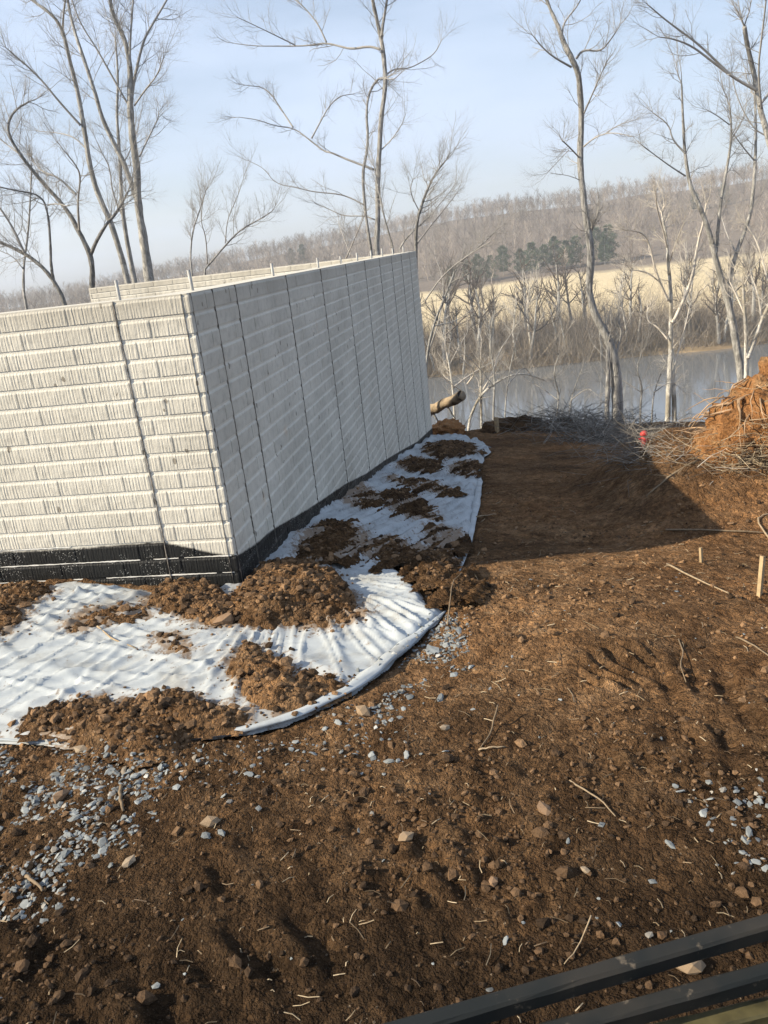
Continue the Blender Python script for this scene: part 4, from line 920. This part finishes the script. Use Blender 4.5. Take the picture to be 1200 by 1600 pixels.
tree('bare_tree', 'tall bare tree with stout upright trunk right behind the rear wall end', 20., [([(234, 445), (229, 402), (220, 350), (215, 308), (214, 262), (206, 210), (203, 157), (204, 105), (196, 63), (178, 28), (171, 0), (166, -60)], 20, [24, 21, 17, 16, 15, 14, 13, 10, 9, 8, 7, 6]), ([(212, 308), (196, 259), (178, 224), (161, 189), (147, 140), (129, 87), (112, 35), (104, -10), (98, -60)], 11, 4)],
     [([(206, 154), (210, 122), (224, 63), (238, 38), (261, 0), (275, -30)], 7, 3), ([(203, 105), (203, 70), (206, 28), (210, -20)], 6, 3), ([(201, 165), (175, 119), (150, 74), (126, 38), (112, 0), (105, -30)], 5, 2), ([(210, 165), (227, 140), (245, 119), (254, 95)], 4, 2), ([(218, 245), (231, 217), (247, 186), (248, 175)], 4, 2)], MBK, 1, group=GL, ln=1.25)
tree('bare_tree', 'slim straight bare tree close beside the stout trunk behind the rear wall', 21.5, [([(211, 445), (200, 385), (191, 332), (189, 280), (186, 228), (182, 175), (185, 120), (180, 60)], 11, 3)], [([(192, 340), (175, 300), (172, 262), (160, 240)], 4, 2), ([(188, 262), (205, 235), (212, 190)], 3, 1.5)], MBK, 2, group=GL, ln=1.2)
tree('bare_tree', 'bare tree leaning away from the stout trunk with a long bowed stem', 20.6, [([(202, 445), (175, 350), (154, 308), (140, 259), (133, 210), (126, 168), (119, 133), (108, 91), (98, 45), (80, 21), (49, 0), (20, -30)], 13, 4)], [([(126, 196), (94, 161), (66, 126), (45, 105), (28, 91), (10, 75)], 6, 2), ([(137, 235), (118, 215), (95, 208), (60, 205)], 4, 1.5), ([(98, 45), (100, 10), (108, -30)], 5, 3)], MBK, 3, group=GL, ln=1.2)
tree('bare_tree', 'dark forked bare tree at the rear wall end with a sweeping arched limb', 18., [([(143, 475), (145, 420), (140, 395), (126, 367), (108, 332), (84, 304), (56, 273), (31, 241), (14, 213), (12, 192), (24, 171), (45, 159)], 13, 3), ([(140, 402), (150, 378), (164, 353), (185, 329), (199, 301)], 9, 4)], [([(124, 360), (121, 315), (126, 280), (122, 262), (100, 235)], 6, 2), ([(119, 304), (91, 276), (66, 269), (52, 252)], 6, 2), ([(31, 241), (10, 225), (-15, 205)], 4, 2)], DB, 4, group=GL, ln=1.1)
tree('bare_tree', 'low crooked bare tree with limbs reaching out beyond the front wall top', 17., [([(106, 480), (80, 430), (45, 399), (0, 378), (-40, 360)], 10, 5), ([(86, 448), (80, 420), (79, 385), (75, 329), (63, 304), (21, 297), (-10, 290)], 7, 2)], [([(38, 395), (21, 357), (0, 325), (-20, 300)], 6, 3), ([(75, 320), (90, 318), (105, 322)], 4, 2)], DB, 5, group=GL, ln=1.0)
tree('bare_tree', 'thin pale sapling between the low crooked tree and the front wall top', 19., [([(38, 478), (36, 420), (45, 357), (48, 296), (50, 250)], 6, 2)], [([(36, 420), (20, 400), (0, 392)], 3, 1.5)], MBK, 6, group=GL, ln=.9)
tree('bare_tree', 'spreading thin shrub-like tree rising over the rear wall', 16., [([(297, 430), (299, 367), (311, 332), (322, 297)], 4, 1.5), ([(311, 432), (336, 402), (357, 378), (378, 357), (406, 343), (425, 330)], 5, 1.5)], [([(324, 412), (322, 370), (313, 345), (318, 310)], 3, 1.2), ([(352, 380), (355, 342), (371, 308), (380, 280)], 3, 1.2)], BK, 7, group=GL, ln=.8, up=.2)
tree('bare_tree', 'tall slender bare tree alone behind the middle of the foundation', 20., [([(587, 405), (591, 333), (590, 283), (593, 233), (595, 187), (603, 133), (600, 90), (595, 57), (588, 27), (582, 0), (576, -40)], 12, 6), ([(582, 403), (573, 350), (568, 300), (567, 267), (573, 240), (575, 213), (572, 173), (577, 143), (590, 123), (600, 122)], 7, 4), ([(596, 57), (600, 27), (605, 0), (608, -30)], 6, 4)],
     [([(594, 77), (577, 72), (550, 77), (530, 72), (510, 67), (483, 71), (463, 72), (430, 72), (400, 72), (367, 68)], 6, 1.5), ([(510, 66), (497, 37), (477, 13), (462, 0)], 4, 2), ([(462, 71), (430, 55), (403, 42), (373, 28)], 3, 1.2), ([(590, 267), (563, 257), (537, 247), (517, 238), (507, 237), (483, 218), (460, 200), (430, 197), (403, 187), (373, 183)], 6, 1.5), ([(487, 216), (497, 197), (513, 167), (530, 150), (550, 147)], 4, 1.5), ([(458, 199), (437, 167), (417, 137), (383, 133)], 4, 1.5), ([(603, 117), (617, 107), (637, 108), (663, 95), (680, 83), (690, 63)], 4, 1.5), ([(568, 320), (550, 310), (530, 303), (490, 300), (463, 293), (430, 287), (413, 263), (390, 252)], 4, 1.2), ([(590, 345), (570, 337), (537, 338), (517, 328), (493, 318)], 4, 1.2), ([(595, 235), (615, 215), (630, 190)], 3, 1.2)], BK, 8, nt_=(12, 9), ln=1.1, nch=(6, 5, 4))
tree('bare_tree', 'dark slim tree just past the far end of the foundation top', 15., [([(650, 480), (650, 393), (650, 350), (660, 317), (670, 290), (683, 267), (697, 250)], 9, 2.5)], [([(655, 330), (640, 300), (645, 280)], 3, 1.5), ([(652, 380), (675, 350), (700, 320), (715, 300)], 4, 1.5)], DB, 9, ln=.8)
tree('bare_tree', 'leaning grey sapling spreading from behind the far wall end', 13.6, [([(662, 600), (672, 520), (700, 452), (716, 410), (750, 385), (775, 360)], 7, 2)], [([(664, 470), (695, 425), (745, 390), (770, 375)], 4, 1.5), ([(666, 560), (690, 490), (694, 440), (680, 400)], 4, 1.5), ([(675, 510), (720, 500), (750, 470)], 3, 1.2)], BK, 10, ln=.7)
tree('pale_sapling', 'thin pale stems rising over the foundation beside the tall slender tree', 18., [([(620, 405), (600, 340), (590, 290), (585, 262)], 4, 2), ([(618, 400), (635, 370), (670, 340), (705, 297)], 4, 1.5)], [([(540, 405), (560, 360), (572, 330)], 3, 1.5), ([(548, 400), (535, 365), (530, 350)], 3, 1.5)], MBK, 17, ln=.8)
tree('crooked_tree', 'tall crooked grey tree with a swollen kinked trunk in front of the river', 16., [([(965, 650), (964, 600), (960, 563), (949, 525), (930, 495), (919, 450), (924, 413), (922, 375), (915, 338), (909, 285), (906, 240), (909, 188), (907, 150), (904, 113), (893, 90), (881, 68), (874, 45), (862, 20), (850, -10)], 27, [27, 25, 23, 20, 17, 15, 16, 16, 14, 13, 13, 12, 12, 11, 11, 9, 8, 6, 5]), ([(948, 650), (950, 600), (950, 540)], 12, 8)],
     [([(900, 92), (911, 77), (938, 81), (953, 64), (968, 41)], 6, 2), ([(893, 105), (866, 90), (848, 75), (833, 56)], 5, 2), ([(878, 56), (881, 34), (904, 8), (915, -20)], 5, 2), ([(913, 176), (926, 146), (939, 116)], 4, 3), ([(912, 229), (930, 214), (956, 206), (990, 214)], 4, 1.5), ([(944, 210), (966, 195), (994, 187)], 3, 1.2), ([(905, 246), (885, 225), (878, 220)], 4, 2), ([(889, 234), (855, 270)], 2, 1), ([(962, 555), (972, 520), (968, 510)], 6, 4), ([(923, 365), (926, 352)], 8, 6)], BK, 11, nt_=(12, 9), ln=.9, nch=(6, 5, 4))
tree('sycamore', 'white sycamore with two-legged base standing alone before the river', 19., [([(1043, 640), (1046, 590), (1048, 544), (1048, 499), (1048, 450), (1044, 413), (1042, 375), (1035, 340)], 13, 4), ([(1054, 640), (1051, 590), (1049, 545)], 11, 11)],
     [([(1051, 505), (1072, 461), (1084, 424), (1091, 375), (1099, 350), (1103, 320)], 9, 3), ([(1044, 470), (1024, 424), (1016, 383), (1005, 364), (986, 360)], 6, 2.5), ([(1044, 400), (1039, 368), (1027, 330), (1024, 300)], 5, 2), ([(1043, 530), (1027, 510), (1012, 503), (1011, 488)], 5, 2.5), ([(1054, 570), (1072, 506), (1078, 476)], 4, 2), ([(1030, 440), (1012, 425), (990, 422)], 4, 2), ([(1046, 410), (1058, 375), (1068, 350)], 4, 2)], WB, 12, nt_=(8, 7), ln=.85)
tree('bare_tree', 'tall grey tree with three long stems rising behind the upturned stump', 18., [([(1160, 590), (1148, 525), (1140, 480), (1129, 443), (1118, 405), (1110, 368), (1095, 326), (1080, 296), (1073, 263), (1069, 225), (1067, 180), (1065, 131)], 18, 3), ([(1138, 469), (1140, 431), (1151, 394), (1163, 364), (1174, 330), (1178, 285), (1181, 233), (1181, 188), (1179, 150)], 11, 4), ([(1119, 395), (1125, 319), (1136, 263), (1144, 210), (1140, 165)], 8, 3)],
     [([(1071, 240), (1050, 218), (1046, 195), (1020, 176)], 5, 2), ([(1071, 275), (1040, 255), (1001, 225)], 4, 1.5), ([(1144, 215), (1160, 190), (1167, 160)], 4, 1.5), ([(1140, 195), (1120, 180), (1105, 172)], 3, 1.5), ([(1178, 250), (1165, 235), (1150, 215)], 4, 2), ([(1150, 395), (1135, 365), (1128, 340)], 4, 2)], MBK, 13, nt_=(9, 7), ln=.9)
tree('sycamore', 'white forked sycamore behind the top of the upturned stump', 17.4, [([(1166, 600), (1166, 560), (1166, 525), (1163, 480), (1161, 443)], 11, 5), ([(1168, 560), (1176, 540), (1189, 503), (1202, 476), (1225, 430)], 11, 6)], [([(1163, 490), (1150, 460), (1140, 440)], 5, 2), ([(1161, 450), (1175, 420), (1195, 400)], 4, 2), ([(1190, 500), (1185, 460), (1170, 420)], 5, 2), ([(1200, 440), (1185, 380), (1165, 350)], 5, 2)], WB, 14, nt_=(8, 7), ln=.8)
tree('bare_tree', 'broken-topped tree with long limbs at the right of the upturned stump', 14., [([(1232, 640), (1228, 420), (1222, 330), (1213, 265), (1200, 214), (1187, 169), (1181, 128), (1170, 83), (1163, 41)], 16, 8)], [([(1183, 142), (1144, 120), (1110, 94), (1080, 71), (1050, 60), (1030, 58)], 7, 2), ([(1142, 118), (1091, 68), (1043, 34), (1013, 8)], 6, 2), ([(1190, 170), (1184, 110), (1190, 60), (1196, 10), (1200, -30)], 5, 2.5), ([(1186, 165), (1215, 130), (1240, 90)], 7, 4), ([(1200, 214), (1175, 200), (1150, 150), (1143, 110)], 4, 1.5)], MBK, 15, nt_=(8, 8), ln=.75)
tree('leaning_sycamore', 'bleached white leaning stems on the bank just beyond the log', 16.5, [([(730, 668), (741, 635), (755, 612), (790, 588), (820, 583), (845, 592)], 7, 2.5), ([(711, 668), (708, 610), (703, 575), (696, 540)], 6, 3), ([(752, 668), (752, 610), (750, 565)], 6, 3)], [([(750, 618), (772, 578), (780, 548), (800, 520)], 5, 2), ([(709, 605), (735, 585), (768, 566)], 5, 2.5), ([(730, 600), (745, 580), (720, 560)], 4, 2), ([(720, 610), (690, 590), (680, 560)], 3, 1.5), ([(700, 575), (715, 545), (730, 520)], 3, 1.5)], WB, 16, nt_=(8, 7), ln=.6)
for i, (x, y, h, lb) in enumerate(((770, 655, 170, 'tangled grey saplings on the bank beyond the crest'), (870, 655, 100, 'short grey saplings on the bank left of the crooked tree'), (1000, 640, 90, 'short grey saplings on the bank between the crooked tree and the sycamore'))):
    random.seed(60 + i)
    tree('sapling', lb, 15.5 + i, [([(x, y), (x + 4, y - h * .4), (x - 6, y - h * .7), (x + 3, y - h)], 5, 1.5), ([(x + 18, y), (x + 24, y - h * .4), (x + 40, y - h * .8)], 4, 1.2)], [([(x + 2, y - h * .3), (x - 25, y - h * .5), (x - 45, y - h * .6)], 3, 1.2), ([(x + 22, y - h * .3), (x + 48, y - h * .5), (x + 60, y - h * .4)], 3, 1.2)], MBK, 70 + i, nt_=(8, 5), ln=.7)
# thicket on the near bank below the crest
mb = MB(); random.seed(5)
for _ in range(420):
    x = random.uniform(.5, 9.5); y = random.uniform(13.8, 17.5) + .1 * x; z = surf(x, y); l = random.uniform(.35, 1.15); d = rnd_dir(.9); d[2] = abs(d[2]) + .5; d /= np.linalg.norm(d)
    p = np.array([x, y, z - .05]); q = p + d * l * .5 + RNG.normal(0, .05, 3); e = p + d * l + RNG.normal(0, .12, 3); mb.tube([p, q, e], [.009, .006, .003], 3, random.random(), False)
    for _k in range(2):
        d2 = d + RNG.normal(0, .5, 3); mb.tube([q, q + d2 * l * .35], [.005, .002], 3, random.random(), False)
obj('bank_thicket', mb.build('bank_thicket', M['brush']), kind='stuff', label='grey thicket covering the near river bank', category='thicket')

# ---- far bank trees, brush, pines, wooded hill
def template(seed, h, lvl=2, nch=(4, 4, 6), r=.12, lean=.05, forks=3, tw=.03):
    random.seed(seed); mb = MB(); p = np.zeros(3); d = np.array([random.gauss(0, lean), random.gauss(0, lean), 1.]); pts = [p - [0, 0, .5]]; q = p.copy()
    for k in range(7):
        d = d + np.array([random.gauss(0, .07), random.gauss(0, .07), .03]); d /= np.linalg.norm(d); q = q + d * h * .75 / 7; pts.append(q.copy())
    pts = np.array(pts); R = r * np.linspace(1, .25, 8); tr = MB(); tr.tube(pts, R, 6, cap=False)
    for c in range(forks * 4):
        t = random.uniform(.25, 1.); i = min(6, int(t * 7)); dd = np.array([random.gauss(0, 1), random.gauss(0, 1), 1.0 + random.random()]); grow(mb, pts[i + 1], dd, h * random.uniform(.2, .42) * (1.2 - .5 * t), max(R[i] * .55, tw), lvl, nch, .1, .18, 4)
    return tr, mb
FT = []
for v in range(6):
    tr, mb = template(200 + v, 9., 2, (3, 4, 5), .15 + .02 * v, .1); mt, mw = (M['white_bark'], M['white_twig']) if v < 2 else (M['mix_bark'], M['wood_twig'])
    FT.append((tr.build('trunk', mt, True, False), mb.build('crown', mw, True)))
random.seed(77)
spots = []
for i in range(58):
    x = -14 + i * 1.05 * 1.25 + random.uniform(-.8, .8); y = 98 - .08 * x + random.choice([3, 4.5, 7, 10, 14, 19]) + random.uniform(-1, 1); spots.append((x, y, random.uniform(.7, 1.45), random.choice([2, 3, 4, 5, 2, 3, 4, 5, 0])))
for px, sc, v in ((828, 1.25, 0), (805, 1.0, 1), (765, .8, 1), (880, .9, 0), (990, .9, 4), (720, 1.0, 3), (1120, 1.1, 5), (700, .9, 2)):
    p = at(px, 540, 101.5); spots.append((p[0], 101.5 - .08 * p[0] + 1., sc, v))
for x, y, sc, v in spots:
    z = surf(x, y); white = v < 2
    o = empty('bank_tree', (x, y, z), random.uniform(0, 6.28), label='bare white-limbed tree on the far river bank' if white else 'bare grey-brown tree on the far river bank', category='tree', group='white trees on the far bank' if white else 'grey trees on the far bank')
    o.scale = (sc, sc, sc)
    obj('trunk', FT[v][0], o); obj('crown', FT[v][1], o)
def ribbons(n, P0, P1, w, rnd):
    d = P1 - P0; a = RNG.normal(0, 1, (n, 3)); s_ = np.cross(d, a); s_ /= np.linalg.norm(s_, axis=1, keepdims=True) + 1e-9; s_ *= w[:, None] * .5
    V = np.stack([P0 - s_, P0 + s_, P1 + s_ * .4, P1 - s_ * .4], 1).reshape(-1, 3); return V, np.arange(4 * n).reshape(-1, 4), np.repeat(rnd, 4)
# tangled scrub of the far bank
n = 42000; x = RNG.uniform(-40, 70, n); sh = 98 - .08 * x; y = sh + np.abs(RNG.normal(0, 9, n)) + 1.5; z = terrain_h(x, y)
P0 = np.stack([x, y, z - .1], 1); hh = RNG.uniform(.5, 5.6, n) * (.45 + .75 * sst(-.3, .4, fbm(x * .12, y * .12, 3, 9))); P1 = P0 + np.stack([RNG.normal(0, .5, n) * hh, RNG.normal(0, .4, n) * hh, hh], 1)
V, Qf, rn = ribbons(n, P0, P1, RNG.uniform(.015, .05, n), RNG.random(n))
obj('far_bank_scrub', mesh_np('far_bank_scrub', V, [Qf], M['scrub'], False, rn), kind='stuff', label='tan scrub along the far river bank', category='scrub')
# wooded hill: one mass of bare trees
def wood_template(seed):
    random.seed(seed); S = []
    h = 11.; p = np.zeros(3); pts = [p]
    for k in range(4): p = p + np.array([random.gauss(0, .22), random.gauss(0, .22), h * .68 / 4]); pts.append(p)
    for k in range(4): S.append((pts[k], pts[k + 1], .26 * (1 - .18 * k)))
    for c in range(13):
        t = random.uniform(.28, 1.); f = t * 4; i = min(3, int(f)); b0 = pts[i] + (pts[i + 1] - pts[i]) * (f - i); a = random.uniform(0, 6.28); l = random.uniform(1.6, 3.6) * (1.25 - .5 * t); e = b0 + np.array([math.cos(a) * l * .6, math.sin(a) * l * .6, l * .75]); S.append((b0, e, .11))
        for q in range(4):
            k = random.uniform(.3, 1); b1 = b0 + (e - b0) * k; a = random.uniform(0, 6.28); l2 = random.uniform(.7, 1.9); S.append((b1, b1 + np.array([math.cos(a) * l2 * .6, math.sin(a) * l2 * .6, l2 * random.uniform(.2, 1)]), .07))
    return np.array([s[0] for s in S]), np.array([s[1] for s in S]), np.array([s[2] for s in S])
VV = []; QQ = []; AA = []; off = 0
NT = 4300; az = np.radians(RNG.uniform(-33, 33, NT)); dist = 205. + 240. * RNG.random(NT) ** .55; tx_ = dist * np.sin(az); ty_ = dist * np.cos(az); tz = terrain_h(tx_, ty_)
tmpl = [wood_template(300 + v) for v in range(8)]
for v in range(8):
    ids = np.arange(v, NT, 8); p0, p1, w = tmpl[v]; a = RNG.uniform(0, 6.28, len(ids)); sc = RNG.uniform(.55, 1.1, len(ids)) * np.where(dist[ids] < 225, .75, 1.) * np.where(dist[ids] > 405, .8, 1.)
    def tf(p):
        c, s_ = np.cos(a)[:, None], np.sin(a)[:, None]; q = np.stack([p[None, :, 0] * c - p[None, :, 1] * s_, p[None, :, 0] * s_ + p[None, :, 1] * c, np.repeat(p[None, :, 2], len(ids), 0)], -1) * sc[:, None, None]
        return (q + np.stack([tx_[ids], ty_[ids], tz[ids]], 1)[:, None]).reshape(-1, 3)
    V, Qf, rn = ribbons(len(ids) * len(w), tf(p0), tf(p1), np.tile(w, len(ids)) * np.repeat(sc, len(w)), np.repeat(RNG.random(len(ids)), len(w)))
    VV.append(V); AA.append(rn); QQ.append(Qf + off); off += len(V)
obj('wooded_hill', mesh_np('wooded_hill', np.concatenate(VV), [np.concatenate(QQ)], M['wood_twig'], False, np.concatenate(AA)), kind='stuff', label='mass of bare grey-brown trees covering the hill', category='woods')
# pines at the foot of the hill
PT = []
for v in range(3):
    random.seed(400 + v); tr = MB(); tr.tube([(0, 0, -.5), (.1, 0, 4), (0, .1, 8.4)], [.16, .12, .03], 5, cap=False); n = 1500; h_ = RNG.uniform(.12, 1, n); rad = np.sin(np.clip((1 - h_) * 1.15, 0, 1) ** .7 * 2.2) * 2.7 * (.7 + .3 * np.sin(h_ * 23 + v * 2)) + .2; a = RNG.uniform(0, 6.28, n); rr = rad * np.sqrt(RNG.random(n)); P0 = np.stack([rr * np.cos(a), rr * np.sin(a), h_ * 9], 1); P1 = P0 + np.stack([np.cos(a) * .4, np.sin(a) * .4, RNG.uniform(-.05, .45, n)], 1) + RNG.normal(0, .12, (n, 3))
    V, Qf, rn = ribbons(n, P0, P1, np.full(n, .22), np.zeros(n)); PT.append((tr.build('trunk', M['dark_bark'], True, False), mesh_np('needles', V, [Qf], M['pine'])))
random.seed(9)
for i, (px, py, sc) in enumerate([(728, 395, .8), (745, 393, 1), (765, 392, .9), (785, 392, 1.05), (812, 390, .9), (830, 390, 1.1), (850, 392, .9), (866, 391, 1.15), (884, 390, 1.), (900, 391, 1.1), (932, 385, 1.3), (950, 384, 1.35), (945, 392, 1.), (1085, 370, .9), (470, 380, 1.), (452, 378, .9), (700, 393, .7), (1130, 330, 1.)]):
    dd = 222 + random.uniform(0, 10) if py > 375 or px < 500 else 300; p = at(px, py, dd); z = surf(p[0], p[1])
    if px < 500: p = at(px, py, 330); z = surf(p[0], p[1])
    o = empty('pine_tree', (p[0], p[1], z), random.uniform(0, 6), label='dark green pine at the foot of the wooded hill', category='tree', group='pines below the wooded hill'); sc *= .82; o.scale = (sc, sc, sc)
    obj('trunk', PT[i % 3][0], o); obj('needles', PT[i % 3][1], o)

# ================================================================== MACHINE RAILS AT THE CAMERA SIDE
m_, nt, b = mat_new('black_paint', .6, .22); co = coords(nt); n1 = noise(nt, co, 30, 5, .7); n2 = noise(nt, co, 5, 4)
c = mixc(nt, ramp(nt, n1, [(.60, g3(0)), (.70, g3(.7))]), (.011, .013, .013), (.16, .13, .095)); c = mixc(nt, ramp(nt, n2, [(.45, g3(0)), (.75, g3(.5))]), c, (.07, .055, .04)); nt.links.new(c, b.inputs['Base Color']); bump(nt, b, n1, .15, .003); M['black'] = m_
M['olive'] = flat('worn_olive_paint', (.07, .06, .026), .6, .3, .6, 18)
def atz(px, py, z): r = ray(px, py); k = (z - H) / r[2]; return np.array([r[0] * k, r[1] * k, z])
rails = empty('machine_rails', (.95, 1.35, 0), label='black steel rails of the machine the view is taken from', category='machine rails'); ro = np.array([.95, 1.35, 0])
def bar(name, pa, pb, za, w, h, mat):
    p = atz(*pa, za) ; q = atz(*pb, za); d = (q - p) / np.linalg.norm(q - p); n_ = np.array([-d[1], d[0], 0]); p = p - d * .15; q = q + d * .1; bv = min(w, h) * .16
    prof = [(-w / 2 + bv, h / 2), (w / 2 - bv, h / 2), (w / 2, h / 2 - bv), (w / 2, -h / 2 + bv), (w / 2 - bv, -h / 2), (-w / 2 + bv, -h / 2), (-w / 2, -h / 2 + bv), (-w / 2, h / 2 - bv)]
    V = []; ks = np.linspace(0, 1, 14)
    for k in ks:
        c_ = p + (q - p) * k
        for u, v_ in prof: V.append(c_ + n_ * u + np.array([0, 0, v_]) + RNG.normal(0, .0004, 3) - ro)
    qd = [(i * 8 + j, i * 8 + 8 + j, i * 8 + 8 + (j + 1) % 8, i * 8 + (j + 1) % 8) for i in range(13) for j in range(8)]; tt = [(0, j, j + 1) for j in range(1, 7)] + [(104, 104 + j + 1, 104 + j) for j in range(1, 7)]
    obj(name, mesh_np(name, V, [np.array(qd), np.array(tt)], mat), rails); return q
e1 = bar('rail', (720, 1588), (1200, 1448), .42, .024, .026, M['black'])
e2 = bar('rail', (880, 1612), (1200, 1524), .40, .022, .026, M['black'])
e3 = bar('body_edge', (1020, 1622), (1200, 1578), .36, .026, .02, M['olive'])
for e in (e1, e2, e3):
    mb = MB(); c_ = e - ro - np.array([.02, 0, 0]); mb.box((c_[0] - .016, c_[1] - .016, -.03), (c_[0] + .016, c_[1] + .016, c_[2] + .012)); obj('post', mb.build('post', M['black'], False, False), rails)

# ================================================================== HAZE
HAZE = True
if HAZE:
    m_ = bpy.data.materials.new('haze_air'); m_.use_nodes = True; nt = m_.node_tree; nt.nodes.clear(); o_ = N(nt, 'ShaderNodeOutputMaterial'); pv = N(nt, 'ShaderNodeVolumePrincipled')
    pv.inputs['Color'].default_value = (.93, .96, 1., 1); pv.inputs['Density'].default_value = .0009; pv.inputs['Anisotropy'].default_value = .2; nt.links.new(pv.outputs[0], o_.inputs['Volume'])
    mb = MB(); mb.box((-424, -44, -18.5), (424, 706, 46)); hz = obj('haze', mb.build('haze', m_, False, False), kind='stuff'); hz.display_type = 'WIRE'
